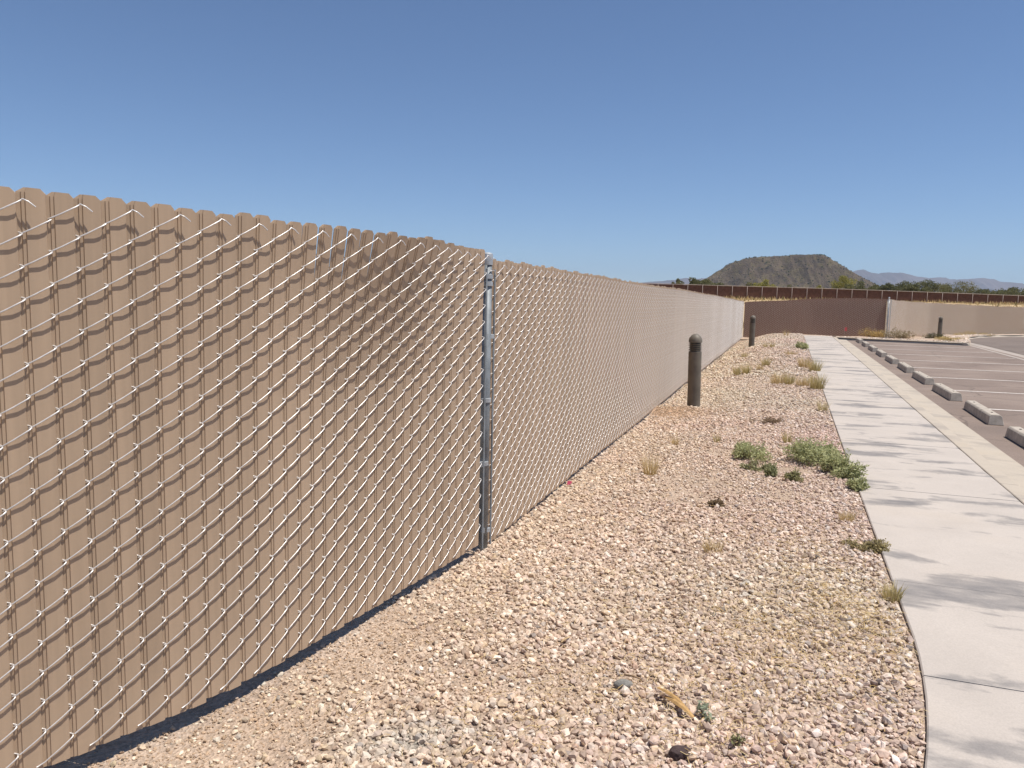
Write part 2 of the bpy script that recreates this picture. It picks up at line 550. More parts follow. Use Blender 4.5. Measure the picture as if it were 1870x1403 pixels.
LOT_Z = WALK_Z - .113
lot = sheet('parking_lot', M_ASPH, np.concatenate([np.arange(-3, 35.5, 1.0), [35.9, 36.4]]), lambda u: list(np.linspace(V_PAN - .012 + .008 * math.sin(u * 7.1), 7.02, 8)), LOT_Z)
tag(lot, kind='structure')
gut = sheet('valley_gutter', M_GUT, np.arange(-3, 39.1, 1.0), lambda u: [6.66 + .012 * (u - 26), 7.0 + .012 * (u - 26), 7.34 + .012 * (u - 26)], LOT_Z + .006)
for i, vtx in enumerate(gut.data.vertices):
    if i % 3 == 1: vtx.co.z -= .012
tag(gut, kind='structure')
drv = sheet('driveway', M_DRIVE, np.arange(-3, 57, 1.0), lambda u: list(np.linspace(7.30 + .012 * (u - 26) if u < 37 else 7.4, 60, 10)), LOT_Z + .012)
tag(drv, kind='structure')

# stall lines
for i in range(-2, 8):
    uc = 14.70 - .66 + 2.73 * i
    m = MB()
    vs = np.linspace(2.93, 6.62, 18)
    jit = [random.uniform(-.006, .006) for _ in vs]
    P = []
    for v, j in zip(vs, jit):
        z = float(rise(uc)) + LOT_Z + .004
        P += [(v, uc - .055 + j, z), (v, uc + .055 + j * .5, z)]
    m.add(P, [(2 * q, 2 * q + 2, 2 * q + 3, 2 * q + 1) for q in range(len(vs) - 1)])
    m.build('stall_line', M_PAINT, lot)

# far kerbs
def kerb_path(name, pts, mat, label=None):
    P = np.array(pts, float); d = np.r_[0, np.cumsum(np.hypot(*np.diff(P, axis=0).T))]
    n = max(6, int(d[-1] / .6)); s = np.linspace(0, d[-1], n)
    Q = np.stack([np.interp(s, d, P[:, 0]), np.interp(s, d, P[:, 1])], -1)
    for _ in range(3): Q[1:-1] = (Q[:-2] + 2 * Q[1:-1] + Q[2:]) / 4
    m = MB(); vs = []
    prof = [(-.02, -.2), (-.02, -.105), (.0, -.098), (.075, -.015), (.10, 0.0), (.22, 0.002), (.23, -.01), (.23, -.25)]
    for i in range(n):
        t = Q[min(i + 1, n - 1)] - Q[max(i - 1, 0)]; t /= np.hypot(*t)
        nl = np.array([-t[1], t[0]])
        u, _ = UV(*Q[i]); z = float(rise(u)) + WALK_Z
        for o, h in prof:
            vs.append((Q[i, 0] + nl[0] * o, Q[i, 1] + nl[1] * o, z + h))
    k = len(prof); fs = []
    for i in range(n - 1):
        for j in range(k - 1):
            fs.append((i * k + j, (i + 1) * k + j, (i + 1) * k + j + 1, i * k + j + 1))
    m.add(vs, fs + [tuple(range(k)), tuple(reversed(range((n - 1) * k, n * k)))])
    return tag(m.build(name, mat), kind='structure')
kerb_path('kerb_far', KERB_FAR, M_KERB)
kerb_path('kerb_bend', KERB_BEND, M_KERB)

# ------------------------------------------------------------------ slatted chain-link fences
SW = .080          # slat spacing
PITCHW = .0985     # vertical pitch of the wire
FH = 1.835

def slat_data(name, h, xl, xr, levels, cl=.007, cr=.015, warp=None):
    prof = [(xl + .0006, .0070), (xl + .0012, .0045), (xl + .0098, .0036), (xl + .0112, 0.0), (xr - .0055, 0.0), (xr, .0085), (xr, .0095), (xl - .011, .0125), (xl - .011, .0105), (xl, .008)]
    zs = list(np.linspace(0, h - .014, levels)) + [h]
    V = []
    for i, z in enumerate(zs):
        for x, y in prof:
            if i == len(zs) - 1:
                x = xl + cl + max(x - xl, 0) * (xr - xl - cl - cr) / (xr - xl)
            V.append((x, y, z))
    n = len(prof); F = []
    for i in range(len(zs) - 1):
        for j in range(n):
            F.append((i * n + j, i * n + (j + 1) % n, (i + 1) * n + (j + 1) % n, (i + 1) * n + j))
    V = np.array(V)
    if warp is not None: V[:, 1] -= warp(V[:, 0], V[:, 2])
    me = bpy.data.meshes.new(name)
    q = (len(zs) - 1) * n
    me.from_pydata([tuple(p) for p in V], [], F + [tuple(q + j for j in range(n)), tuple(reversed(range(n)))])
    me.update()
    return me

def wire_points(phase, h, lo, dl, dr, tails=True, fine=True):
    """one flat spiral of wire round a slat, front strands rising to the right"""
    p = PITCHW; w = SW
    pts = []
    z = phase
    rows = int((h - .02 - phase) / p)
    first = True
    for i in range(rows + 1):
        z0 = phase + i * p
        if z0 + p * .5 > h - .012: break
        s = z0 / h
        a = dl(s); b = dr(s)
        if i == 0:
            pts += [(-.030, -.006, z0 - .010), (-.004, -.004, z0 - .004)] if tails and phase < .05 else []
        else:
            pts += [(-.0035, .004, z0 - .002)]
        if fine:
            pts += [(.005, -a, z0 + .0035), (.028, -(a * .62 + b * .38), z0 + p * .5 * .325), (.053, -(a * .28 + b * .72) - .0015, z0 + p * .5 * .635), (.072, -b, z0 + p * .5 * .86), (w, -b * .8, z0 + p * .5 * .965)]
        else:
            pts += [(.005, -a, z0 + .0035), (.045, -(a * .4 + b * .6), z0 + p * .25), (w - .002, -b, z0 + p * .5 * .95)]
        last = z0 + p * 1.5 > h - .012
        if last:
            if tails and z0 + p * .5 > h - .06: pts += [(w + .004, -b * .8, z0 + p * .5 + .003), (w + .018, -b - .004, z0 + p * .5 - .004), (w + .036, -b - .008, z0 + p * .5 - .019)]
        else:
            pts += [(w + .0035, .004, z0 + p * .5 + .002)]
            if fine: pts += [(w - .006, .0125, z0 + p * .5 + .006)]
            pts += [(w * .5, .0135, z0 + p * .75)]
            if fine: pts += [(.006, .0125, z0 + p - .006)]
    return pts

def tube_np(pts, r, n):
    P = np.array(pts, float)
    T = np.empty_like(P); T[1:-1] = P[2:] - P[:-2]; T[0] = P[1] - P[0]; T[-1] = P[-1] - P[-2]
    T /= np.linalg.norm(T, axis=1)[:, None]
    ref = np.array([0.12, 0.3, 1.0]); ref = ref / np.linalg.norm(ref)
    A = np.cross(T, np.array([0.55, 0.35, -0.75])); A /= np.linalg.norm(A, axis=1)[:, None]
    B = np.cross(T, A)
    w = 2 * np.pi * np.arange(n) / n
    V = P[:, None, :] + r * (A[:, None, :] * np.cos(w)[None, :, None] + B[:, None, :] * np.sin(w)[None, :, None])
    m = len(P)
    idx = np.arange(m * n).reshape(m, n)
    j = np.roll(idx, -1, axis=1)
    F = np.stack([idx[:-1], j[:-1], j[1:], idx[1:]], -1).reshape(-1, 4)
    return V.reshape(-1, 3), F

WR = .0025
def plan_resample(pts):
    P = np.array(pts, float)
    d = np.r_[0, np.cumsum(np.hypot(*np.diff(P, axis=0).T))]
    # smooth curve through the points
    s = np.linspace(0, d[-1], 400)
    Q = np.stack([np.interp(s, d, P[:, 0]), np.interp(s, d, P[:, 1])], -1)
    if len(pts) > 2:
        for _ in range(40): Q[1:-1] = (Q[:-2] + 2 * Q[1:-1] + Q[2:]) / 4
    d2 = np.r_[0, np.cumsum(np.hypot(*np.diff(Q, axis=0).T))]
    return Q, d2
def plan_at(Q, d, t):
    x = np.interp(t, d, Q[:, 0]); y = np.interp(t, d, Q[:, 1])
    x2 = np.interp(t + .03, d, Q[:, 0]); y2 = np.interp(t + .03, d, Q[:, 1])
    x1 = np.interp(t - .03, d, Q[:, 0]); y1 = np.interp(t - .03, d, Q[:, 1])
    return x, y, math.atan2(y2 - y1, x2 - x1)

def dl_std(s): return .0055 + .001 * (1 - s)
def dr_std(s): return .0075 + .0075 * s

# --- near run: every slat and wire shaped on its own, the top third bellies towards the walk before the post
Qn, dn = plan_resample(RUN_NEAR)
near = empty('privacy_fence', (RUN_NEAR[-1][0], RUN_NEAR[-1][1], -.02))
tag(near, 'tan slatted chain-link fence run in the left foreground ending at the galvanized post', 'fence')
Ln = dn[-1]
n_near = int(Ln / SW)
def belly(t, z):
    # t measured back from the post
    g = math.exp(-((t - 1.05) / .68) ** 2)
    top = np.clip((z - 1.02) / .82, 0, 1)
    return .14 * g * top ** 1.6 + .004 * np.sin(t * 5.0) * np.sin(z * 2.6)
base_mat = Matrix.Translation(near.location)
def place(o, parent, x, y, z, rz):
    o.parent = parent
    o.location = (x - parent.location.x, y - parent.location.y, z - parent.location.z)
    o.rotation_euler = (0, 0, rz)
for k in range(n_near):
    tt = Ln - (n_near - k) * SW + .022
    x, y, a = plan_at(Qn, dn, tt)
    back = Ln - tt
    wf = lambda xx, zz, back=back: belly(back, zz)
    h = FH + random.uniform(-.007, .007)
    gl = random.uniform(-.0008, .0016); gr = random.uniform(-.0016, .0008)
    me = slat_data('slat', h, .0042 + gl, SW - .0046 + gr, 9, .006 + random.uniform(0, .004), .013 + random.uniform(0, .006), wf)
    me.materials.append(M_SLAT)
    o = link('slat', me)
    place(o, near, x, y, .012 + random.uniform(-.005, .005), a + random.uniform(-.012, .012))
    ph = -.004 + (k % 2) * PITCHW * .5 if k % 2 else -.004
    pts = wire_points(.030 + (k % 2) * PITCHW * .5, FH, 0, lambda s: dl_std(s), lambda s: dr_std(s) + .001 * math.sin(k * 1.7), True, True)
    P = np.array(pts)
    P[:, 2] += (noise2(P[:, 2] * 9 + k * 3.1, np.full(len(P), k * .7)) - .5) * .004
    V, F = tube_np(P, WR, 6)
    V[:, 1] -= belly(back, V[:, 2]) * 1.0
    wme = mesh_np('wire', V, F, True); wme.materials.append(M_WIRE)
    o = link('wire', wme)
    place(o, near, x, y, .012, a)

# --- the post between the runs
post = empty('post')
px_, py_ = POST_XY
place(post, near, px_, py_, -.12, rad(62))
m = MB(); m.lathe([(.031, 0), (.031, 1.925)], 24); pipe = m.build('pipe', M_POST, post, True)
for p in pipe.data.polygons: p.use_smooth = len(p.vertices) == 4
m = MB(); m.lathe([(.0345, 1.885), (.0350, 1.905), (.0350, 1.948), (.0335, 1.953), (.027, 1.958), (.014, 1.962), (.004, 1.963)], 24); m.build('post_cap', M_BAND, post, True).modifiers.new('edge', 'EDGE_SPLIT').split_angle = rad(30)
for zz, tl in ((1.80, .0), (1.755, 0.0), (1.43, .02), (1.03, 0.0), (.63, -.03), (.19, .10)):
    m = MB(); m.lathe([(.0315, zz), (.0375, zz + .002), (.0375, zz + .026), (.0315, zz + .028)], 24)
    m.box(-.055, -.031, -.016, -.006, zz + .002, zz + .024)
    m.lathe([(.006, zz + .0), (.006, zz + .03)], 8, -.045, -.02)
    b = m.build('tension_band', M_BAND, post, False)
    b.modifiers.new('edge', 'EDGE_SPLIT').split_angle = rad(30)
    for p in b.data.polygons: p.use_smooth = True
    b.rotation_euler = (0, tl, 0)
for s_, xx in ((-1, -.052), (1, .050)):
    m = MB(); m.box(xx - .008, xx + .008, -.030, -.025, .10, 1.86); m.build('tension_bar', M_POST, post)
m = MB(); m.tube([(.03, -.02, 1.93), (.05, -.03, 1.925), (.075, -.035, 1.885)], .002, 5); m.tube([(-.03, -.03, 1.85), (.02, -.040, 1.852), (.05, -.035, 1.83), (.08, -.03, 1.79)], .002, 5)
m.build('tie_wire', M_WIRE, post, True)

# --- long run: straight, shapes shared between alike pieces
Ql, dlg = plan_resample(RUN_LONG)
longf = empty('privacy_fence', (RUN_LONG[0][0], RUN_LONG[0][1], -.03))
tag(longf, 'long straight tan slatted chain-link fence run receding behind the post and lamp bollards', 'fence')
slat_var = []; wire_var = []
for i in range(6):
    me = slat_data('slat', FH + random.uniform(-.008, .006), .0042 + random.uniform(-.0006, .0014), SW - .0046 + random.uniform(-.0014, .0006), 2)
    me.materials.append(M_SLAT); slat_var.append(me)
for i in range(2):
    V, F = tube_np(wire_points(.030 + i * PITCHW * .5, FH, 0, dl_std, dr_std, True, True), WR, 5)
    me = mesh_np('wire', V, F, True); me.materials.append(M_WIRE); wire_var.append(me)
Ll = dlg[-1]
n_long = int(Ll / SW)
rest_v = []; rest_f = []; rest_n = 0; wrest_v = []; wrest_f = []; wrest_n = 0
wlow = [tube_np(wire_points(.030 + i * PITCHW * .5, FH, 0, dl_std, dr_std, False, False), WR, 4) for i in range(2)]
def slat_arrays(h=FH):
    me = slat_data('tmp', h, .0042, SW - .0046, 2)
    V = np.empty(len(me.vertices) * 3, np.float32); me.vertices.foreach_get('co', V)
    Fq = [tuple(p.vertices) for p in me.polygons if len(p.vertices) == 4]
    bpy.data.meshes.remove(me)
    return V.reshape(-1, 3), np.array(Fq)
SV, SF = slat_arrays()
def xf(V, x, y, z, a):
    c, s = math.cos(a), math.sin(a)
    return np.stack([V[:, 0] * c - V[:, 1] * s + x, V[:, 0] * s + V[:, 1] * c + y, V[:, 2] + z], -1)
def joined(parent, cols, mat_slat, suffix=''):
    """far pieces of one run, real geometry joined"""
    sv = []; sf = []; wv = []; wf = []; ns = 0; nw = 0
    lx, ly, lz = parent.location
    for (k, x, y, z, a) in cols:
        j = random.uniform(-.006, .006)
        A = SV.copy(); A[:, 2] *= 1 + j * .8
        V = xf(A, x - lx, y - ly, z - lz, a); sv.append(V); sf.append(SF + ns); ns += len(V)
        V0, F0 = wlow[k % 2]
        V = xf(V0, x - lx, y - ly, z - lz, a); wv.append(V); wf.append(F0 + nw); nw += len(V)
    o = link('slats', mesh_np('slats', np.concatenate(sv), np.concatenate(sf)), mat_slat, parent); o['kind'] = 'stuff'
    o = link('wires', mesh_np('wires', np.concatenate(wv), np.concatenate(wf), True), M_WIRE, parent); o['kind'] = 'stuff'
cols = []
for k in range(n_long):
    t = k * SW
    x, y, a = plan_at(Ql, dlg, t)
    wob = .006 * math.sin(t * 1.3) * math.sin(t * .37 + 1)
    x += math.sin(a) * wob; y -= math.cos(a) * wob
    z = -.03 + .09 * math.sin(t / Ll * math.pi) * .35 + .006 * math.sin(t * .8)
    if k < 300:
        o = link('slat', slat_var[random.randrange(6)])
        place(o, longf, x, y, z + random.uniform(-.006, .006), a + random.uniform(-.02, .02))
        o = link('wire', wire_var[k % 2])
        place(o, longf, x, y, z, a)
    else:
        cols.append((k, x, y, z, a))
joined(longf, cols, M_SLAT)

# --- run across the end (its face turned from the sun) and the bright run to the right
def far_run(name, pts, label, mat, z0, z1, post_at=None):
    Q, d = plan_resample(pts)
    e = empty(name, (pts[0][0], pts[0][1], z0)); tag(e, label, 'fence')
    n = int(d[-1] / SW); cols = []
    for k in range(n):
        x, y, a = plan_at(Q, d, k * SW); f = k / n
        cols.append((k, x, y, z0 + (z1 - z0) * min(1, f * 1.6) + .01 * math.sin(k * .21), a))
    joined(e, cols, mat)
    return e
shade = far_run('privacy_fence', RUN_SHADE, 'short tan slatted fence run coloured browner for shade, facing the walk at its far end', M_SLAT_SHADED, -.06, .22)
right = far_run('privacy_fence', RUN_RIGHT, 'sunlit tan slatted fence curving away to the right behind the planting strip', M_SLAT, .20, .03)
pc = empty('post'); place(pc, right, 18.0, 37.02, -.1, 0)
m = MB(); m.lathe([(.034, 0), (.034, 2.19)], 16); m.build('pipe', M_BAND, pc, True)
m = MB(); m.lathe([(.042, 2.16), (.043, 2.21), (.03, 2.235), (.008, 2.24)], 16); m.build('post_cap', M_BAND, pc, True)
for zz in (.5, .9, 1.3, 1.7, 2.1):
    m = MB(); m.lathe([(.037, zz), (.044, zz + .003), (.044, zz + .03), (.037, zz + .033)], 16); m.build('tension_band', M_BAND, pc, True)
for xx in (-.09, .08):
    m = MB(); m.box(xx - .014, xx + .014, -.05, -.043, .3, 2.12); m.build('tension_bar', M_BAND, pc)

# ------------------------------------------------------------------ lamp bollards
def bollard(x, y, z, label, tilt=(0, 0)):
    e = empty('lamp_bollard', (x, y, z)); e.rotation_euler = (tilt[0], tilt[1], .4)
    tag(e, label, 'bollard', 'louvred lamp bollards')
    R = .098
    m = MB(); m.lathe([(R, -.15), (R, .845), (R - .006, .852), (.03, .852)], 40)
    b = m.build('body', M_BOLL, e, True); smooth_flat(b)
    m = MB(); m.lathe([(.080, .85), (.080, .985)], 28); b = m.build('lamp_core', M_DARK, e, True); smooth_flat(b)
    for i in range(4):
        z0 = .868 + i * .0295
        m = MB(); m.lathe([(.070, z0 + .004), (.094, z0), (R, z0), (R, z0 + .0115), (.070, z0 + .016)], 40); b = m.build('louvre', M_BOLL, e, True); smooth_flat(b)
    prof = [(.06, .984), (R + .003, .984), (R + .004, .992)]
    for i in range(1, 10):
        w = i / 9 * math.pi / 2
        prof.append(((R + .004) * math.cos(w) + .0005, .998 + .118 * math.sin(w)))
    m = MB(); m.lathe([(p[0], p[1]) for p in prof], 40); b = m.build('dome_cap', M_BOLL, e, True); smooth_flat(b)
    m = MB()
    for k in range(3):
        w = k * 2.09 + .5
        m.lathe([(.006, .0), (.006, .008)], 8, (R + .0) * math.cos(w), (R) * math.sin(w))
    return e
def smooth_flat(o):
    me = o.data
    for p in me.polygons:
        p.use_smooth = abs(p.normal.z) < .985 and len(p.vertices) == 4
    o.modifiers.new('edge', 'EDGE_SPLIT').split_angle = rad(40)
bollard(2.80, 11.7, float(bed_z(2.80, 11.7)) + .0, 'nearest and largest grey louvred lamp bollard standing in the gravel by the fence', (rad(.3), rad(-1.3)))
bollard(8.40, 27.0, float(bed_z(8.4, 27.0)) + .0, 'second grey lamp bollard in the gravel at the far end of the long fence', (0, rad(.3)))
bollard(20.75, 37.4, strip_z(20.75, 37.4) - .1, 'dark lamp bollard standing in the planting strip before the right-hand fence', (0, rad(.8)))

# ------------------------------------------------------------------ wheel stops
def stop_mesh():
    L = 1.75; m = MB()
    pr = [(0, 0), (.012, .105), (.030, .125), (.125, .125), (.145, .105), (.165, 0)]
    vs = []
    for yy, ins in ((0.0, 0), (.012, 0), (.05, 1), (L - .05, 1), (L - .012, 0), (L, 0)):
        pass
    n = len(pr)
    for end in (0, 1):
        for (x, z) in pr:
            sl = .035 * (z / .125)
            vs.append((x, sl if end == 0 else L - sl, z))
    fs = [tuple(range(n)), tuple(reversed(range(n, 2 * n)))]
    for j in range(n):
        fs.append((j, n + j, n + (j + 1) % n, (j + 1) % n))
    m.add(vs, [tuple(reversed(f)) for f in fs])
    return m.mesh('wheel_stop')
sm = stop_mesh(); sm.materials.append(M_STOP)
ordinal = ['nearest concrete wheel stop, cut off by the right edge of the picture', 'second nearest concrete wheel stop along the kerb', 'third nearest concrete wheel stop along the kerb', 'fourth nearest concrete wheel stop along the kerb', 'fifth nearest concrete wheel stop along the kerb', 'fifth from the far end of the row of concrete wheel stops', 'fourth from the far end of the row of concrete wheel stops', 'third from the far end of the row of concrete wheel stops', 'last but one concrete wheel stop before the far kerb', 'farthest concrete wheel stop, right by the far kerb']
pin = MB(); pin.lathe([(.012, 0), (.012, .006)], 10); pinm = pin.mesh('anchor_pin'); pinm.materials.append(M_DARK)
for i in range(10):
    u = 12.187 + 2.73 * (i - 1); v = 2.665
    x, y = W(u, v)
    e = link('wheel_stop', sm)
    e.location = (x, y, float(rise(u)) + LOT_Z + .002); e.rotation_euler = (math.atan(.0085), 0, ROT + random.uniform(-.012, .012))
    e.scale = (1.18, 1, 1.12)
    bevel(e, .006, 2)
    tag(e, ordinal[i], 'wheel stop', 'concrete wheel stops along the kerb')
    for yy in (.28, 1.47):
        o = link('anchor_pin', pinm, None, e); o.location = (.078, yy, .1245)

# ------------------------------------------------------------------ gravel
def ico():
    p = (1 + 5 ** .5) / 2
    v = np.array([(-1, p, 0), (1, p, 0), (-1, -p, 0), (1, -p, 0), (0, -1, p), (0, 1, p), (0, -1, -p), (0, 1, -p), (p, 0, -1), (p, 0, 1), (-p, 0, -1), (-p, 0, 1)], float)
    v /= np.linalg.norm(v[0])
    f = np.array([(0, 11, 5), (0, 5, 1), (0, 1, 7), (0, 7, 10), (0, 10, 11), (1, 5, 9), (5, 11, 4), (11, 10, 2), (10, 7, 6), (7, 1, 8), (3, 9, 4), (3, 4, 2), (3, 2, 6), (3, 6, 8), (3, 8, 9), (4, 9, 5), (2, 4, 11), (6, 2, 10), (8, 6, 7), (9, 8, 1)])
    return v, f
IV, IF = ico()
# angular chips: a dozen shapes cut from the ball by random planes
SHAPES = []
for i in range(24):
    v = IV * np.array([1.0, random.uniform(.62, .9), random.uniform(.45, .72)])
    v = v * rng.uniform(.78, 1.18, (12, 1))
    for c in range(5):
        nrm = rng.normal(size=3); nrm /= np.linalg.norm(nrm)
        dd = random.uniform(.42, .62)
        ex = np.maximum(v @ nrm - dd, 0)
        v = v - ex[:, None] * nrm[None, :]
    SHAPES.append(v)
SHAPES = np.array(SHAPES)
PAL = np.array([(.635, .505, .40), (.70, .59, .485), (.585, .455, .355), (.61, .48, .345), (.53, .415, .345), (.75, .66, .565), (.46, .33, .245), (.40, .345, .305)])
PALP = np.array([.27, .20, .16, .12, .10, .09, .04, .02])
def rot_mats(n, tilt):
    a = rng.uniform(0, 2 * np.pi, n); ax = rng.normal(0, tilt, n); ay = rng.normal(0, tilt, n)
    ca, sa = np.cos(a), np.sin(a); cx, sx = np.cos(ax), np.sin(ax); cy, sy = np.cos(ay), np.sin(ay)
    Z = np.zeros(n); O = np.ones(n)
    Rz = np.stack([ca, -sa, Z, sa, ca, Z, Z, Z, O], -1).reshape(n, 3, 3)
    Rx = np.stack([O, Z, Z, Z, cx, -sx, Z, sx, cx], -1).reshape(n, 3, 3)
    Ry = np.stack([cy, Z, sy, Z, O, Z, -sy, Z, cy], -1).reshape(n, 3, 3)
    return Rx @ Ry @ Rz
def bare(x, y):
    """share of bare soil"""
    d = x - fence_x(y)
    b = sstep(.75, .1, d + (fbm(x * 2.3, y * 2.3) - .47) * 1.2) * sstep(4.6, 3.6, y) * .76
    b = np.maximum(b, np.exp(-((x - 2.35) / .55) ** 2 - ((y - 11.25) / .42) ** 2) * .92)
    b = np.maximum(b, sstep(.60, .70, fbm(x * 1.3 + 40, y * 1.3 + 7)) * .5)
    b = np.maximum(b, np.exp(-((x - 2.62) / .22) ** 2 - ((y - 7.15) / .2) ** 2) * .9)
    return np.clip(b, 0, 1)
def scatter(y0, y1, per_m2, size, sig, layer=0.0, xa=None):
    area = 0
    ys = np.linspace(y0, y1, 50)
    wmax = float(np.max(walk_x(ys) - fence_x(ys))) + .06
    n = int(per_m2 * (y1 - y0) * wmax)
    y = rng.uniform(y0, y1, n); f = rng.uniform(-.06, wmax, n)
    x = fence_x(y) + f
    r = np.minimum(size * np.exp(rng.normal(0, sig, n)) * .5, max(.026, size * .75))
    ok = x < walk_x(y) - .006 - r * .5
    # density falls over bare soil
    b = bare(x, y)
    ok &= rng.random(n) > b
    x, y, r = x[ok], y[ok], r[ok]
    b = b[ok]
    r = r * (1 - .45 * b)
    return x, y, r
parts = [scatter(1.75, 5.2, 3300, .0225, .42), scatter(1.75, 5.2, 420, .038, .24), scatter(5.2, 9.5, 2300, .026, .38), scatter(9.5, 16, 950, .040, .3), scatter(16, 37.2, 300, .060, .28)]
sx_ = np.concatenate([p[0] for p in parts]); sy_ = np.concatenate([p[1] for p in parts]); sr_ = np.concatenate([p[2] for p in parts])
# soil crumbs on the bare ground near the fence
n = 32000
yy = rng.uniform(1.75, 5.5, n); xx = fence_x(yy) + rng.uniform(-.05, 1.6, n)
ok = rng.random(n) < bare(xx, yy) + .05
sx_ = np.r_[sx_, xx[ok]]; sy_ = np.r_[sy_, yy[ok]]; sr_ = np.r_[sr_, rng.uniform(.0022, .0067, ok.sum()) * rng.choice([1, 1, 1, 1.6], ok.sum())]
n2 = 2600
xx2 = rng.normal(2.4, .5, n2); yy2 = rng.normal(11.25, .45, n2)
k2 = (xx2 > fence_x(yy2) + .02)
sx_ = np.r_[sx_, xx2[k2]]; sy_ = np.r_[sy_, yy2[k2]]; sr_ = np.r_[sr_, rng.uniform(.006, .016, k2.sum())]
NS = len(sx_)
sz_ = bed_z(sx_, sy_) + sr_ * rng.uniform(.05, .55, NS)
sh = SHAPES[rng.integers(0, len(SHAPES), NS)] * sr_[:, None, None]
sh = np.einsum('nij,nkj->nki', rot_mats(NS, .45), sh)
sh += np.stack([sx_, sy_, sz_], -1)[:, None, :]
pal = PAL[rng.choice(len(PAL), NS, p=PALP)]
pal = pal * rng.uniform(.70, 1.14, (NS, 1))
# beds of pinker and of more buff stone
tone = fbm(sx_ * .5 + 80, sy_ * .5)[:, None]
pal = pal * (1 + (tone - .47) * np.array([-.10, .10, .0])) 
lat = np.clip((sx_ - fence_x(sy_)) / (walk_x(sy_) - fence_x(sy_)), 0, 1)[:, None]
pal = pal * (np.array([1.03, 1.02, .95]) * (1 - lat) + np.array([.99, .975, 1.0]) * lat)   # buff load by the fence, rosier load by the walk
small = (np.arange(NS) >= NS - int(ok.sum()) - int(k2.sum()))[:, None]
pal = np.where(small, np.array([.47, .335, .225]) * rng.uniform(.8, 1.15, (NS, 1)), pal)
grey = np.exp(-((sx_ + .33) / .24) ** 2 - ((sy_ - 2.62) / .13) ** 2)[:, None]
pal = pal * (1 - grey * .4) + np.array([.38, .37, .34]) * grey * .4
cols_ = np.repeat(pal, 12, axis=0)
faces = (IF[None] + (np.arange(NS) * 12)[:, None, None]).reshape(-1, 3)
me = mesh_np('gravel', sh.reshape(-1, 3), faces, False, cols_)
o = link('gravel', me, M_STONE); tag(o, 'loose pinkish crushed stone covering the bed between fence and walk', 'gravel', kind='stuff')

# stones of the planting strip beyond the car park
n = 9000
tt = rng.random(n); q = rng.random(n)
A = np.array(KERB_FAR + KERB_BEND[1:6]); dA = np.r_[0, np.cumsum(np.hypot(*np.diff(A, axis=0).T))]
s = tt * dA[-1]
x = np.interp(s, dA, A[:, 0]) - .35 * q * 1.5 + .1; y = np.interp(s, dA, A[:, 1]) + .25 + 3.0 * q
r = .045 * np.exp(rng.normal(0, .3, n))
u_, v_ = UV(x, y)
z = rise(u_) + .06 - .13 * np.clip(q * 1.2, 0, 1)
sh = SHAPES[rng.integers(0, len(SHAPES), n)] * r[:, None, None]
sh = np.einsum('nij,nkj->nki', rot_mats(n, .45), sh) + np.stack([x, y, z], -1)[:, None, :]
pal = PAL[rng.choice(len(PAL), n, p=PALP)] * rng.uniform(.9, 1.2, (n, 1))
me = mesh_np('strip_gravel', sh.reshape(-1, 3), (IF[None] + (np.arange(n) * 12)[:, None, None]).reshape(-1, 3), False, np.repeat(pal, 12, axis=0))
tag(link('strip_gravel', me, M_STONE), 'pale stones strewn along the planting strip behind the far kerb', 'gravel', kind='stuff')

# ------------------------------------------------------------------ plants
def blades(n, rad0, hmin, hmax, lean, width, colA, colB, droop=.5, base=(0, 0, 0), seg=3):
    """grass blades: tapering bent strips. returns V, F, C"""
    a = rng.uniform(0, 2 * np.pi, n); rr = rad0 * np.sqrt(rng.random(n))
    bx = rr * np.cos(a) + base[0]; by = rr * np.sin(a) + base[1]
    h = rng.uniform(hmin, hmax, n); az = a + rng.normal(0, .7, n)
    ln = np.abs(rng.normal(lean, lean * .5, n))
    w = width * rng.uniform(.6, 1.2, n)
    V = np.empty((n, (seg + 1) * 2, 3)); 
    for i in range(seg + 1):
        t = i / seg
        out = h * ln * (t + droop * t * t)
        zz = h * t * (1 - .35 * ln * t)
        cx = bx + np.cos(az) * out; cy = by + np.sin(az) * out
        ww = w * (1 - .9 * t) * .5
        px = -np.sin(az + .6) * ww; py = np.cos(az + .6) * ww
        V[:, 2 * i] = np.stack([cx - px, cy - py, zz + base[2]], -1)
        V[:, 2 * i + 1] = np.stack([cx + px, cy + py, zz + base[2]], -1)
    f = np.array([(2 * i, 2 * i + 1, 2 * i + 3, 2 * i + 2) for i in range(seg)])
    F = (f[None] + (np.arange(n) * (seg + 1) * 2)[:, None, None]).reshape(-1, 4)
    m = rng.random((n, 1)); c = np.array(colA) * (1 - m) + np.array(colB) * m
    return V.reshape(-1, 3), F, np.repeat(c, (seg + 1) * 2, axis=0)

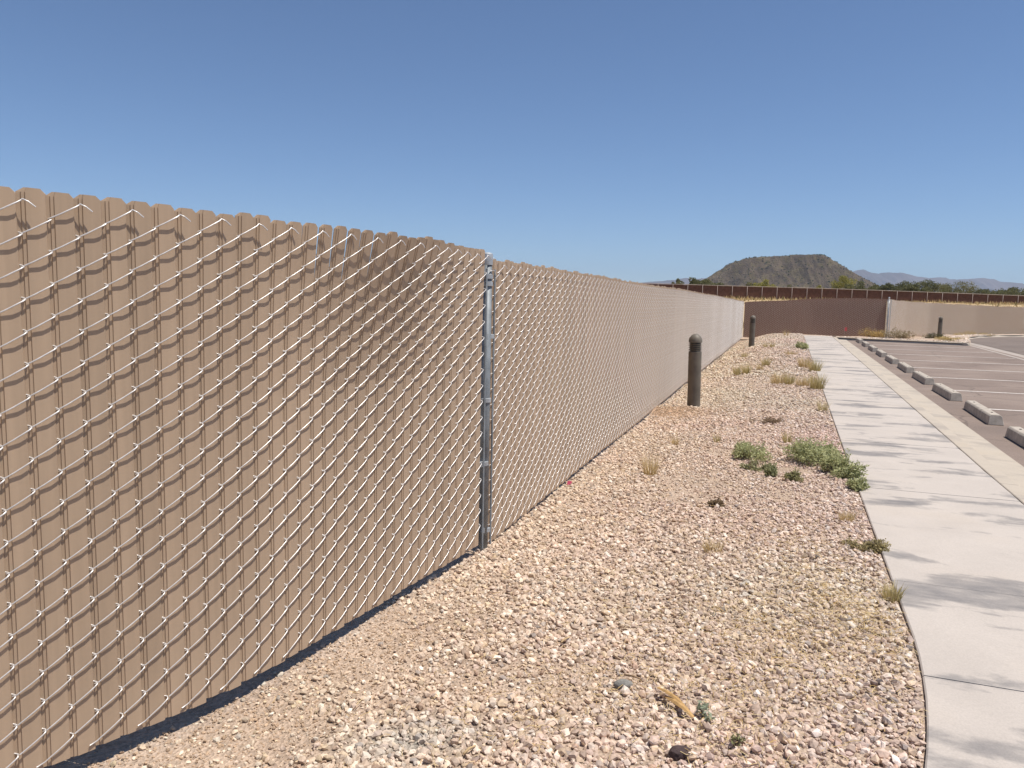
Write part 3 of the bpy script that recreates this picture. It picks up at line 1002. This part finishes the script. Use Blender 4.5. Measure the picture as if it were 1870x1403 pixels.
def leaf_cloud(cent, rads, n, size, colA, colB, shell=.55, flat=.6):
    """many small leaves in a union of ellipsoidal clumps"""
    cent = np.array(cent, float); rads = np.array(rads, float)
    vol = rads.prod(axis=1) ** (2 / 3); pk = vol / vol.sum()
    k = rng.choice(len(cent), n, p=pk)
    d = rng.normal(size=(n, 3)); d /= np.linalg.norm(d, axis=1)[:, None]
    r = (shell + (1 - shell) * rng.random(n) ** .6) * rng.uniform(.75, 1.12, n)
    P = cent[k] + d * rads[k] * r[:, None]
    A = rng.normal(size=(n, 3)); A[:, 2] *= flat; A /= np.linalg.norm(A, axis=1)[:, None]
    B = np.cross(A, rng.normal(size=(n, 3))); B /= np.linalg.norm(B, axis=1)[:, None]
    s = size * rng.uniform(.6, 1.3, (n, 1))
    V = np.stack([P - A * s, P - B * s * .42, P + A * s, P + B * s * .42], 1).reshape(-1, 3)
    F = np.arange(n * 4).reshape(n, 4)
    m = rng.random((n, 1)); c = np.array(colA) * (1 - m) + np.array(colB) * m
    return V, F, np.repeat(c, 4, axis=0), P

STRAW_A, STRAW_B = (.60, .46, .23), (.76, .62, .37)
def tuft(x, y, z, n, rad0, h, label, group='dry grass tufts', green=False, lean=.24, name='grass_tuft'):
    e = empty(name, (x, y, z)); tag(e, label, 'grass', group)
    ca, cb = ((.46, .39, .17), (.70, .58, .31)) if green else (STRAW_A, STRAW_B)
    V, F, C = blades(n, rad0 * .85, h * .4, h * (.8 if y > 12 else 1), lean, .006 if y < 12 else .012, ca, cb)
    link('blades', mesh_np('blades', V, F, False, C), M_STRAW, e)
    return e
TUFTS = [
 (1.31, 7.06, 130, .07, .27, 'yellow dry grass tuft alone in the gravel left of the green bushes', 0),
 (2.36, 8.67, 60, .04, .13, 'small straw tuft in the gravel between long fence and the left green bush', 1),
 (3.12, 8.54, 90, .05, .17, 'straw tuft standing just behind the gap between the two green bushes', 1),
 (1.87, 8.62, 50, .04, .15, 'thin straw tuft nearest the long fence', 0),
 (4.97, 16.86, 90, .09, .30, 'olive grass tuft, left one of a pair near the long fence', 1),
 (5.18, 16.9, 110, .09, .38, 'taller olive grass tuft, right one of a pair near the long fence', 1),
 (5.70, 17.6, 80, .09, .24, 'low dry tuft right of the olive pair', 0),
 (6.19, 18.7, 110, .10, .36, 'slim dry tuft mid bed beyond the olive pair', 1),
 (5.15, 14.75, 150, .16, .34, 'pale straw clump, leftmost of the row of three near the walk', 0),
 (5.27, 14.5, 110, .10, .30, 'middle straw clump in the row of three near the walk', 1),
 (5.45, 14.3, 120, .13, .28, 'right-hand straw clump in the row of three near the walk', 0),
 (5.50, 13.75, 190, .14, .42, 'large straw clump leaning on the walk edge beside the row of three', 1),
 (6.95, 18.2, 170, .16, .40, 'tall straw clump at the walk edge, left of two', 0),
 (6.80, 17.2, 170, .14, .40, 'greenish straw clump at the walk edge, right of two', 1),
 (6.70, 22.1, 70, .10, .25, 'faint dry tuft in the far gravel close to the long fence', 1),
 (8.23, 25.0, 60, .08, .22, 'small far dry tuft, left of two before the second bollard', 1),
 (8.45, 25.0, 60, .08, .25, 'small far dry tuft, right of two before the second bollard', 1),
 (2.41, 5.35, 80, .06, .10, 'low yellow tuft by the walk edge below the dry brown weed', 0),
 (1.29, 4.72, 110, .07, .08, 'flattened yellow tuft in the middle of the near gravel', 0),
 (8.1, 22.3, 120, .22, .16, 'flat yellow grass patch at the far walk edge below the green weed', 0),
 (12.05, 33.9, 60, .1, .5, 'dry stalks standing on the far mound before the shaded end fence', 0),
 (4.50, 11.0, 90, .07, .22, 'yellowish tuft at the walk edge above the right green bush', 1),
 (2.00, 3.86, 120, .05, .11, 'short yellowing grass at the near walk edge', 1),
]
for (x, y, n, r, h, lab, g) in TUFTS:
    tuft(x, y, float(bed_z(x, y)) + .005, n, r, h, lab, 'dry grass tufts in the gravel bed', bool(g))

def stems(e, P, k, r, mat):
    m = MB()
    for i in rng.choice(len(P), k, replace=False):
        p = Vector(P[i]); q = Vector((p.x * .25, p.y * .25, .0))
        m.tube([q, (q + p) * .5 + Vector((0, 0, p.z * .15)), p], [r, r * .7, r * .35], 4, False)
    m.build('stems', mat, e)
GR_A, GR_B = (.34, .36, .165), (.58, .58, .32)
def bush(x, y, z, clumps, n, size, label, ca=GR_A, cb=GR_B, group='low weeds in the gravel', cat='bush', name='low_bush', kst=40, shell=.35):
    e = empty(name, (x, y, z)); tag(e, label, cat, group)
    cent = [c[:3] for c in clumps]; rads = [c[3:] for c in clumps]
    V, F, C, P = leaf_cloud(cent, rads, n, size, ca, cb, shell)
    # straggling sprigs standing out of the clump
    if y < 12 and n > 400:
        ns = max(8, n // 90); m = 16
        ci = rng.integers(0, len(cent), ns); c0 = np.array(cent)[ci]; rr = np.array(rads)[ci]
        dv = rng.normal(size=(ns, 3)); dv[:, 2] = np.abs(dv[:, 2]) + .35; dv /= np.linalg.norm(dv, axis=1)[:, None]
        L = np.linspace(.5, 1.0, m)[None, :, None] * rng.uniform(1.1, 1.75, (ns, 1, 1))
        Pp = (c0[:, None, :] + dv[:, None, :] * rr[:, None, :] * L + rng.normal(0, size * .5, (ns, m, 3))).reshape(-1, 3)
        A = rng.normal(size=(len(Pp), 3)); A /= np.linalg.norm(A, axis=1)[:, None]
        B = np.cross(A, rng.normal(size=A.shape)); B /= np.linalg.norm(B, axis=1)[:, None]
        sz = size * rng.uniform(.5, 1.0, (len(Pp), 1))
        V = np.concatenate([V, np.stack([Pp - A * sz, Pp - B * sz * .42, Pp + A * sz, Pp + B * sz * .42], 1).reshape(-1, 3)])
        q = rng.random((len(Pp), 1))
        C = np.concatenate([C, np.repeat(np.array(ca) * (1 - q) + np.array(cb) * q, 4, axis=0)])
    keep = V.reshape(-1, 4, 3)[:, :, 2].min(axis=1) > -.03
    Vr = V.reshape(-1, 4, 3)[keep]; Cr = C.reshape(-1, 4, 3)[keep]
    link('leaves', mesh_np('leaves', Vr.reshape(-1, 3), np.arange(len(Vr) * 4).reshape(-1, 4), False, Cr.reshape(-1, 3)), M_LEAF, e)
    stems(e, P[P[:, 2] > .03], kst, .004, M_BARK)
    return e
def rc(n, rx, ry, h, cr):
    out = []
    for i in range(n):
        a = random.uniform(0, 6.28); q = random.random() ** .5
        hh = h * random.uniform(.45, 1) * (1 - .45 * q)
        c = cr * random.uniform(.7, 1.2)
        out.append((math.cos(a) * rx * q, math.sin(a) * ry * q, hh * .55, c, c, max(.035, hh * .55)))
    return out
bush(2.46, 7.75, float(bed_z(2.46, 7.75)), rc(16, .17, .26, .24, .08), 2300, .0135, 'spreading grey-green weed clump, left of the two large ones in the gravel', kst=70)
bush(2.36, 7.22, float(bed_z(2.36, 7.22)), rc(8, .14, .12, .11, .05), 1000, .012, 'thin grey-green sprigs just in front of the left weed clump', (.26, .26, .13), (.44, .43, .24), kst=40)
bush(3.02, 7.55, float(bed_z(3.02, 7.55)), rc(22, .21, .32, .32, .10), 4200, .0145, 'largest bright green weed clump at the walk edge', kst=90)
bush(3.0, 6.84, float(bed_z(2.95, 6.84)), rc(15, .16, .28, .24, .08), 2600, .0145, 'green weed clump spilling over the walk edge before the largest one', kst=70)
bush(2.89, 6.26, float(bed_z(2.86, 6.26)), rc(9, .09, .10, .16, .05), 1100, .0145, 'sprawling sprig of weed lying over the walk edge, nearest of the green ones', kst=50, shell=.15)
bush(2.37, 6.86, float(bed_z(2.37, 6.86)), rc(7, .05, .05, .17, .05), 1300, .011, 'small dense round green weed between the two large clumps', (.24, .25, .12), (.42, .42, .23), kst=30)
bush(2.52, 6.66, float(bed_z(2.52, 6.66)), rc(8, .10, .08, .11, .045), 1000, .011, 'thin olive weed right of the small round one', (.28, .27, .13), (.46, .43, .22), kst=40)
bush(2.29, 4.72, float(bed_z(2.29, 4.72)), rc(9, .13, .10, .09, .05), 1500, .010, 'dry brown-olive weed hanging over the walk edge in the near gravel', (.30, .25, .12), (.50, .42, .22), kst=40)
bush(9.35, 24.8, float(bed_z(9.3, 24.8)), rc(9, .1, .5, .34, .10), 900, .03, 'green weed growing on the far walk edge', kst=20)
bush(4.35, 9.9, float(bed_z(4.05, 9.9)), rc(8, .3, .15, .06, .06), 500, .012, 'flat brown dried weed mat in the gravel behind the green clumps', (.26, .18, .12), (.42, .31, .2), kst=40).location.x -= .95
bush(1.62, 5.85, float(bed_z(1.62, 5.85)), rc(5, .10, .07, .06, .04), 500, .010, 'small dead brown weed in the open gravel', (.16, .11, .06), (.28, .20, .11), kst=30)
# seedling with pale leaves near the palm sheath
bush(.745, 2.72, float(bed_z(.745, 2.72)), [(0, 0, .03, .03, .03, .02), (.01, -.04, .025, .02, .02, .015), (.0, .035, .03, .02, .02, .015)], 60, .012, 'pale grey-green seedling right of the split palm sheath', (.26, .30, .20), (.42, .46, .34), kst=8)
bush(.80, 2.50, float(bed_z(.80, 2.50)), [(0, 0, .03, .025, .025, .02), (.02, .02, .03, .02, .02, .015)], 40, .010, 'tiny olive seedling at the lower edge near the dark stone', (.20, .20, .09), (.32, .32, .16), kst=8)

# shrubs and straw along the planting strip
def far_shrub(x, y, w, h, n, label, ca, cb, size=.03):
    bush(x, y, strip_z(x, y) - .02, rc(12, w, w * .6, h, w * .42), n, size, label, ca, cb, 'shrubs along the planting strip', 'shrub', 'dry_shrub', 40, .3)
far_shrub(16.7, 35.6, .55, .75, 1500, 'golden dry grass shrub before the shaded end fence left of the corner post', (.45, .30, .10), (.62, .46, .2))
far_shrub(17.55, 35.0, .55, .85, 1300, 'olive twiggy shrub right of the corner post', (.22, .18, .09), (.42, .34, .20))
far_shrub(19.55, 35.6, .42, .5, 1200, 'dark green shrub at the foot of the strip bollard', (.09, .085, .04), (.20, .17, .09))
far_shrub(18.05, 35.6, .3, .3, 350, 'low brown weed on the pale stones between shrub and bollard', (.26, .17, .1), (.42, .3, .17))
far_shrub(19.1, 33.6, .6, .32, 1100, 'straw yellow grass mound at the kerb right of the strip bollard', (.46, .34, .13), (.64, .5, .24))
far_shrub(18.25, 32.2, .45, .22, 700, 'low olive weed on the kerb where it bends', (.24, .2, .08), (.42, .34, .15))
far_shrub(24.4, 40.8, .9, .42, 900, 'straw yellow grass bank beside the curving kerb', (.46, .34, .14), (.62, .48, .22))

# straw litter on the stones
def litter(spots):
    Vs, Fs, Cs, nb = [], [], [], 0
    for (x, y, sx, sy, n) in spots:
        px = rng.normal(x, sx, n); py = rng.normal(y, sy, n)
        ok = (px < walk_x(py) - .01) & (px > fence_x(py) + .02)
        px, py = px[ok], py[ok]; m = len(px)
        pz = bed_z(px, py) + rng.uniform(.008, .03, m)
        a = rng.uniform(0, 2 * np.pi, m); L = rng.uniform(.012, .055, m); w = rng.uniform(.0006, .0013, m)
        b = rng.normal(0, .35, m)
        P = []
        for t in (-.5, 0, .5):
            cx = px + np.cos(a + b * t) * L * t; cy = py + np.sin(a + b * t) * L * t; cz = pz + .004 * (1 - abs(t) * 2) + rng.normal(0, .003, m)
            P.append(np.stack([cx - np.sin(a) * w, cy + np.cos(a) * w, cz], -1)); P.append(np.stack([cx + np.sin(a) * w, cy - np.cos(a) * w, cz + .0008], -1))
        V = np.stack(P, 1); f = np.array([(0, 1, 3, 2), (2, 3, 5, 4)])
        Vs.append(V.reshape(-1, 3)); Fs.append((f[None] + (np.arange(m) * 6)[:, None, None]).reshape(-1, 4) + nb); nb += m * 6
        q = rng.random((m, 1)); Cs.append(np.repeat(np.array((.50, .34, .13)) * (1 - q) + np.array((.72, .58, .34)) * q, 6, axis=0))
    me = mesh_np('straw_litter', np.concatenate(Vs), np.concatenate(Fs), False, np.concatenate(Cs))
    tag(link('straw_litter', me, M_STRAW), 'bits of yellow straw scattered over the gravel', 'straw', kind='stuff')
litter([(1.5, 3.9, .35, .5, 900), (1.0, 3.3, .4, .35, 600), (1.8, 5.0, .3, .5, 500), (1.75, 3.6, .13, .30, 900), (1.35, 3.45, .25, .25, 800), (1.25, 2.9, .3, .2, 350), (.6, 2.9, .35, .2, 350), (.5, 3.8, .6, .8, 500), (1.9, 4.4, .2, .3, 300), (.8, 2.5, .15, .15, 200), (.0, 2.7, .4, .25, 250), (1.6, 6.5, 1.0, 1.0, 500)])

# ------------------------------------------------------------------ small things lying on the gravel
def rock(name, x, y, r, col, label, cat, squash=(1, .7, .6), rz=0.0, lift=.35, sub=2, amp=1.0):
    import bmesh
    bm = bmesh.new(); bmesh.ops.create_icosphere(bm, subdivisions=sub, radius=r)
    for v in bm.verts:
        d = v.co.normalized()
        k = 1 + amp * .5 * (float(noise2(d.x * 2.3 + x * 7, d.y * 2.3 + d.z * 3)) - .5) + amp * .35 * (float(noise2(d.x * 5 + 5, d.z * 6 + d.y * 4)) - .5)
        v.co = Vector((v.co.x * squash[0], v.co.y * squash[1], v.co.z * squash[2])) * k
    me = bpy.data.meshes.new(name); bm.to_mesh(me); bm.free()
    o = link(name, me, simple(name + '_stone', col, .3, 40, .9, .2, 0, .5, 120))
    o.location = (x, y, float(bed_z(x, y)) + r * lift + .006); o.rotation_euler = (0, .1, rz)
    return tag(o, label, cat)
rock('grey_stone', .475, 2.965, .034, (.22, .21, .19), 'smooth grey oblong stone near the split palm sheath', 'stone', (1.25, .6, .6), .25, .4, 3, .12)
rock('dark_stone', .60, 2.475, .042, (.075, .052, .05), 'dark purplish lump of stone near the bottom edge', 'stone', (1.1, .75, .5), .6, .15, 2)
# split palm sheath: two curved tan blades
e = empty('palm_sheath', (.655, 2.78, float(bed_z(.655, 2.78)) + .014)); tag(e, 'split tan palm leaf sheath lying on the gravel', 'dry leaf')
M_SHEATH = simple('dry_palm_sheath', (.42, .26, .11), .3, 30, .8)
for (pts, w) in (([(-.055, .10, .020), (-.03, .055, .028), (-.002, .01, .026), (.018, -.035, .02)], .011), ([(-.035, .05, .012), (-.012, .0, .02), (.016, -.05, .02), (.04, -.095, .008)], .013)):
    V = []
    for i, p in enumerate(pts):
        ww = w * (.55 if i in (0, len(pts) - 1) else 1)
        for j, (ox, oz) in enumerate(((-1, 0), (-.4, .5), (.4, .55), (1, .1), (.4, .35), (-.4, .3))):
            V.append((p[0] + ox * ww * .9, p[1] + ox * ww * .4, p[2] + oz * ww))
    F = [(i * 6 + j, i * 6 + (j + 1) % 6, (i + 1) * 6 + (j + 1) % 6, (i + 1) * 6 + j) for i in range(len(pts) - 1) for j in range(6)]
    m = MB(); m.add(V, F + [(5, 4, 3, 2, 1, 0), tuple(range((len(pts) - 1) * 6, len(pts) * 6))]); m.build('blade', M_SHEATH, e)
# sticks
for (x, y, L, a, lab) in ((.52, 3.02, .07, -.5, 'short brown twig right of the grey stone'), (-.12, 2.49, .06, .9, 'pale straw stick lying on stones at lower middle'), (1.2, 5.35, .16, -.15, 'thin brown stick lying in mid gravel'), (.27, 3.38, .07, .9, 'forked pale stick left of the grey stone')):
    m = MB(); m.tube([(-L / 2, 0, 0), (0, .004, .003), (L / 2, 0, .001)], [.004, .0045, .003], 6)
    o = m.build('twig', simple('twig_wood', (.50, .36, .2) if 'pale' in lab else (.30, .2, .12), .25, 40), None, True)
    o.location = (x, y, float(bed_z(x, y)) + .024); o.rotation_euler = (0, 0, a); tag(o, lab, 'twig')
# marker flags
def flag(x, y, z, h, w, label, col):
    e = empty('marker_flag', (x, y, z)); tag(e, label, 'flag')
    m = MB(); m.tube([(0, 0, 0), (0.004, 0, h)], .004, 5); m.build('wire_stake', M_BAND, e)
    m = MB(); n = 5; V = []
    for i in range(n):
        t = i / (n - 1)
        yy = .03 * math.sin(t * 5)
        V += [(.004 + w * t, yy, h), (.004 + w * t, yy + .012, h - w * 1.6)]
    for i in range(n):
        t = i / (n - 1); yy = .03 * math.sin(t * 5) + .003
        V += [(.004 + w * t, yy, h), (.004 + w * t, yy + .012, h - w * 1.6)]
    F = [(2 * i, 2 * i + 2, 2 * i + 3, 2 * i + 1) for i in range(n - 1)] + [(2 * n + 2 * i + 1, 2 * n + 2 * i + 3, 2 * n + 2 * i + 2, 2 * n + 2 * i) for i in range(n - 1)]
    m.add(V, F); m.build('cloth', simple('pink_plastic', col, .1, 20, .5), e)
flag(15.9, 36.9, strip_z(15.9, 36.9), .42, .11, 'pink marker flag before the shaded end fence at the end of the walk', (.75, .16, .16))
m = MB(); m.add([(-.02, 0, 0), (.02, .005, .004), (.024, .01, .03), (-.015, .004, .034), (-.02, .003, 0), (.02, .008, .004), (.024, .013, .03), (-.015, .007, .034)], [(0, 1, 2, 3), (7, 6, 5, 4), (0, 3, 7, 4), (1, 5, 6, 2), (3, 2, 6, 7), (0, 4, 5, 1)])
o = m.build('plastic_scrap', simple('pink_scrap', (.7, .12, .2), .1, 20, .5)); o.location = (.52, 6.6, float(bed_z(.52, 6.6)) + .012); tag(o, 'small pink plastic scrap at the foot of the long fence', 'litter')

# ------------------------------------------------------------------ unseen pole beyond the right edge, added for its shadow on the car park
lx, ly = 12.62, 16.65
e = empty('unseen_pole', (lx, ly, -.02)); tag(e, 'unseen pole added in the car park past the right edge, throwing the thin shadow', 'pole')
m = MB(); m.lathe([(.075, 0), (.065, 1.5), (.045, 3.3), (.022, 4.2)], 14); m.build('shaft', M_BOLL, e, True)
m = MB(); m.lathe([(.09, 0), (.11, .03), (.11, .05), (.08, .07)], 16); m.build('base_ring', M_BOLL, e, True)

# ------------------------------------------------------------------ far brown fence on the rise
def far_fence():
    e = empty('screen_fence', (24, 125, 2.3)); tag(e, 'long dark brown screened fence with pale posts and top rail on the rise behind', 'fence')
    x0, x1 = 14.0, 112.0; step = 2.42
    n = int((x1 - x0) / step)
    def top(x): return float(np.interp(x, [14, 25, 32, 50, 67, 83, 112], [5.12, 5.02, 4.93, 4.78, 4.5, 4.2, 3.8]))
    def yy(x): return 127 - .03 * (x - 24)
    def pt(x, z, dy=0): return (x - 24, yy(x) + dy - 125, z - 2.3)
    msc = bpy.data.materials.get('brown_screen') or simple('brown_screen', (.125, .062, .043), .22, 2.2, .9)
    for i in range(n):
        a, b = x0 + i * step, x0 + (i + 1) * step
        m = MB(); ta, tb = top(a) - .08, top(b) - .08
        m.add([pt(a, 1.2), pt(b, 1.2), pt(b, tb), pt(a, ta), pt(a, 1.2, .03), pt(b, 1.2, .03), pt(b, tb, .03), pt(a, ta, .03)],
              [(0, 1, 2, 3), (7, 6, 5, 4), (0, 3, 7, 4), (1, 5, 6, 2), (3, 2, 6, 7)])
        m.build('screen_panel', msc, e)
        m = MB(); m.tube([pt(a, 1.2, -.05), pt(a, top(a) + .04, -.05)], .045, 6); m.build('post', M_FARPOST, e, True)
    xs = np.linspace(x0, x1, 40)
    m = MB(); m.tube([pt(x, top(x), -.04) for x in xs], .05, 6); m.build('top_rail', M_FARPOST, e, True)
M_FARPOST = simple('weathered_post', (.34, .27, .235), .15, 4)
far_fence()

# straw on the rise behind the end fences
def berm_grass():
    n = 14000
    x = rng.uniform(12, 62, n); y = rng.uniform(52, 82, n)
    V = []; h = rng.uniform(.10, .30, n) * np.where(fbm(x * .35, y * .35) > .5, 1.3, .6)
    zz = -.06 + .12 + 2.15 * sstep(50.0, 63, y - .05 * x) + (fbm(x * .12, y * .12) - .47) * .5 * sstep(50, 60, y) - .05
    a = rng.uniform(0, 6.28, n); w = rng.uniform(.03, .09, n)
    P = np.stack([np.stack([x - w * np.cos(a), y - w * np.sin(a), zz], -1), np.stack([x + w * np.cos(a), y + w * np.sin(a), zz], -1), np.stack([x + rng.normal(0, .1, n), y + rng.normal(0, .1, n), zz + h], -1)], 1)
    q = rng.random((n, 1)); c = np.array((.46, .33, .15)) * (1 - q) + np.array((.62, .48, .26)) * q
    g = (rng.random((n, 1)) < .12); c = np.where(g, np.array((.15, .14, .06)), c)
    me = mesh_np('dry_grass', P.reshape(-1, 3), np.arange(3 * n).reshape(n, 3), False, np.repeat(c, 3, axis=0))
    tag(link('dry_grass', me, M_STRAW), 'straw coloured dry grass on the rise behind the end fences', 'grass', kind='stuff')
berm_grass()

# ------------------------------------------------------------------ trees beyond the far fence
TREES = [(37.8, 179.2, 5.27, 2.05, 0), (39.1, 171.2, 5.29, 3.67, 0), (46.6, 188.8, 5.60, 3.78, 0), (46.1, 174.3, 4.43, 3.73, 0), (51.1, 169.0, 4.39, 3.14, 2), (61.3, 189.1, 5.90, 3.51, 1), (78.1, 220.1, 5.61, 3.46, 0), (83.9, 213.0, 5.41, 2.43, 1), (89.3, 210.9, 8.14, 4.82, 1), (79.6, 178.3, 5.57, 3.31, 0), (91.9, 197.2, 5.50, 3.10, 0), (87.5, 181.6, 5.31, 3.37, 0), (88.2, 175.4, 5.66, 3.76, 0), (88.9, 171.4, 5.08, 3.18, 0), (94.5, 177.9, 6.10, 4.83, 0), (123.2, 220.6, 6.83, 4.73, 2), (123.8, 214.7, 7.00, 5.83, 2), (129.7, 213.4, 5.28, 4.57, 0), (133.4, 213.0, 5.05, 4.26, 0), (113.9, 176.6, 4.72, 4.54, 0), (121.5, 183.6, 4.48, 3.41, 0)]
TLAB = ['narrow dark treetop peeping over the long fence, leftmost of all', 'dark green tree left of the mesa, tallest of its group', 'dark green tree left of the mesa, beside the tallest one', 'low dark tree at the left foot of the mesa', 'dusty olive tree before the left part of the mesa', 'yellow-green tree before the left half of the mesa', 'small dark bush-like tree below the middle of the mesa', 'small yellowish tree below the middle of the mesa', 'large bright yellow-green tree before the right end of the mesa', 'dark tree right of the large yellow-green one', 'low tree under the right slope of the mesa', 'low tree left of the dense dark row on the right', 'first rounded dark tree of the row above the corner post', 'lower dark tree filling the gap in the row above the corner post', 'broad dark tree with the highest crown in the right-hand row', 'olive tree, left of the broad olive pair on the right', 'broad olive tree, right of the olive pair', 'low dark tree right of the olive pair', 'lowest dark tree of the right-hand row', 'rounded dark tree near the right edge', 'dark tree cut by the right edge of the picture']
TC = [((.105, .108, .042), (.21, .205, .092)), ((.22, .21, .045), (.40, .365, .10)), ((.14, .13, .052), (.26, .245, .11))]
def tree(x, y, h, w, kind, label):
    e = empty('desert_tree', (x, y, 2.35)); tag(e, label, 'tree', 'trees beyond the far fence')
    R = w * .86; h = h * 1.06
    cl = []
    for i in range(15):
        a = random.uniform(0, 6.28); q = random.random() ** .6
        cz = h * (random.uniform(.42, .86) - .12 * q)
        c = R * random.uniform(.26, .46)
        cl.append((math.cos(a) * R * q, math.sin(a) * R * q, cz, c, c, c * .78))
    cl.append((R * .1, 0, h * .86, R * .3, R * .3, h * .13))
    V, F, C, P = leaf_cloud([c[:3] for c in cl], [c[3:] for c in cl], 4200, .19, *TC[kind], shell=.35, flat=.8)
    link('crown', mesh_np('crown', V, F, False, C), M_TREELEAF, e)
    m = MB()
    m.tube([(0, 0, -.3), (.05, .03, h * .2), (0, .1, h * .42)], [.17, .13, .09], 7)
    for i in range(5):
        c = cl[i]
        m.tube([(.03, .02, h * .18), (c[0] * .5, c[1] * .5, h * .38), (c[0], c[1], c[2])], [.10, .06, .025], 5, False)
    m.build('trunk', M_BARK, e)
for t, lab in zip(TREES, TLAB): tree(*t, lab)

# ------------------------------------------------------------------ mesa and mountains
def mesa():
    prof_x = [150, 240, 290, 309, 323, 341, 361, 376, 395, 417, 451, 503, 517, 529, 533, 548, 568, 586, 600, 640, 720]
    prof_z = [2, 18, 34, 40, 46, 58, 71, 76, 81, 83, 85, 87, 87, 82, 79, 71, 60, 51, 45, 26, 2]
    nx, ny = 300, 150
    xs = np.linspace(140, 730, nx); ys = np.linspace(1120, 1560, ny)
    X, Y = np.meshgrid(xs, ys)
    Hc = np.interp(X * 1300 / np.clip(Y, 1200, 1420), prof_x, prof_z)
    d = np.abs(Y - 1310) / np.where(Y < 1310, 175, 230)
    d = d + (fbm(X * .012, Y * .012) - .47) * .35
    k = np.clip(1.18 - sstep(.12, 1.0, d) * 1.18, 0, 1)
    Z = np.minimum(Hc, 2 + (Hc - 2) * k)
    rid = fbm(X * .035, Y * .02, 5) - .47; rid2 = np.abs(fbm(X * .06 + 9, Y * .03, 4) - .47)
    slope = sstep(.02, .3, k) * sstep(1.0, .93, k) * 1.0
    Z = Z + rid * 10 * slope - rid2 * 18 * slope + (fbm(X * .15, Y * .15) - .47) * 3.2 + (fbm(X * .5, Y * .5) - .47) * 1.2
    idx = np.arange(nx * ny).reshape(ny, nx)
    f = np.stack([idx[:-1, :-1], idx[:-1, 1:], idx[1:, 1:], idx[1:, :-1]], -1).reshape(-1, 4)
    m, n, l, p = new_mat('mesa_rock', .95, .1)
    v = coord(n, l)
    col = ramp(n, l, nz(n, l, v, .02, 8, .65), [(.36, (.065, .050, .037)), (.5, (.115, .086, .060)), (.64, (.18, .14, .092))])
    col = mixc(n, l, ramp(n, l, nz(n, l, v, .09, 6, .7), [(.48, 0.0), (.62, .75)]), col, (.13, .105, .05))
    col = mixc(n, l, ramp(n, l, nz(n, l, v, .35, 5, .7), [(.58, 0.0), (.70, .8)]), col, (.022, .020, .014))
    l.new(col, p.inputs['Base Color'])
    bump(n, l, p, nz(n, l, v, .3, 6, .7), 1.0, 3.0)
    tag(link('mesa', mesh_np('mesa', np.stack([X, Y, Z], -1).reshape(-1, 3), f, False), m), kind='structure')
    # scrub on the mesa's top and slopes
    n_ = 2600
    x = rng.uniform(300, 600, n_); y = rng.uniform(1150, 1420, n_)
    ix = np.clip(((x - 140) / 590 * (nx - 1)).astype(int), 0, nx - 1); iy = np.clip(((y - 1120) / 440 * (ny - 1)).astype(int), 0, ny - 1)
    z = Z[iy, ix]
    r = rng.uniform(.5, 1.5, n_)
    Vv = IV[None] * r[:, None, None] * rng.uniform(.6, 1.3, (n_, 12, 1)) * np.array([1, 1, .9]) + np.stack([x, y, z + r * .4], -1)[:, None]
    c = np.repeat(np.array((.035, .042, .02)) * rng.uniform(.6, 2.2, (n_, 1)), 12, axis=0)
    tag(link('mesa_scrub', mesh_np('mesa_scrub', Vv.reshape(-1, 3), (IF[None] + (np.arange(n_) * 12)[:, None, None]).reshape(-1, 3), False, c), M_TREELEAF), 'dark desert scrub dotted over the mesa', 'scrub', kind='stuff')
mesa()

M_MTN = simple('mountain_rock', (.135, .105, .090), .3, .0016, .95)
def range_(name, px, pz, y0, depth, seed):
    nx, ny = 260, 46
    xs = np.linspace(px[0] - 900, px[-1] + 900, nx); ys = np.linspace(y0 - depth, y0 + depth, ny)
    X, Y = np.meshgrid(xs, ys)
    Hc = np.interp(X, [px[0] - 900, px[0] - 500] + list(px) + [px[-1] + 500, px[-1] + 900], [20, pz[0] * .6] + list(pz) + [pz[-1] * .7, 20])
    Hc = Hc + (fbm(X * .012 + seed, X * 0 + seed, 4) - .47) * 26
    t = np.abs(Y - y0) / depth
    rid = np.abs(fbm(X * .0035 + seed, Y * .0016, 5) - .47) * 2
    Z = Hc * np.clip(1 - t ** .85, 0, 1) * (1 - rid * .75 * sstep(.0, .25, t))
    idx = np.arange(nx * ny).reshape(ny, nx)
    f = np.stack([idx[:-1, :-1], idx[:-1, 1:], idx[1:, 1:], idx[1:, :-1]], -1).reshape(-1, 4)
    tag(link(name, mesh_np(name, np.stack([X, Y, Z - 5], -1).reshape(-1, 3), f, False), M_MTN), kind='structure')
range_('mountain_range_right', [3419, 3473, 3587, 3652, 3759, 3811, 3917, 4023, 4131, 4259, 4396, 4503, 4641, 4819, 4937, 5002, 5140, 5269], [410, 397, 431, 399, 382, 400, 404, 396, 372, 353, 366, 342, 347, 364, 351, 326, 323, 305], 8000, 1300, 3)
range_('mountain_range_left', [1415, 1521, 1626, 1752, 1858, 1985, 2049], [262, 257, 280, 304, 300, 298, 294], 8000, 1100, 21)

# ------------------------------------------------------------------ the air between
def haze():
    m = MB(); m.box(-9000, 10500, -3000, 10200, -8, 460)
    mat = bpy.data.materials.new('haze_air'); mat.use_nodes = True
    n = mat.node_tree.nodes; l = mat.node_tree.links
    for x in list(n):
        if x.type == 'BSDF_PRINCIPLED': n.remove(x)
    pv = n.new('ShaderNodeVolumePrincipled')
    pv.inputs['Color'].default_value = (.60, .76, 1.0, 1)
    pv.inputs['Density'].default_value = 0.000085
    pv.inputs['Anisotropy'].default_value = 0.0
    l.new(pv.outputs[0], n['Material Output'].inputs['Volume'])
    o = m.build('haze', mat); tag(o, 'pale blue haze filling the air', 'haze', kind='stuff')
haze()
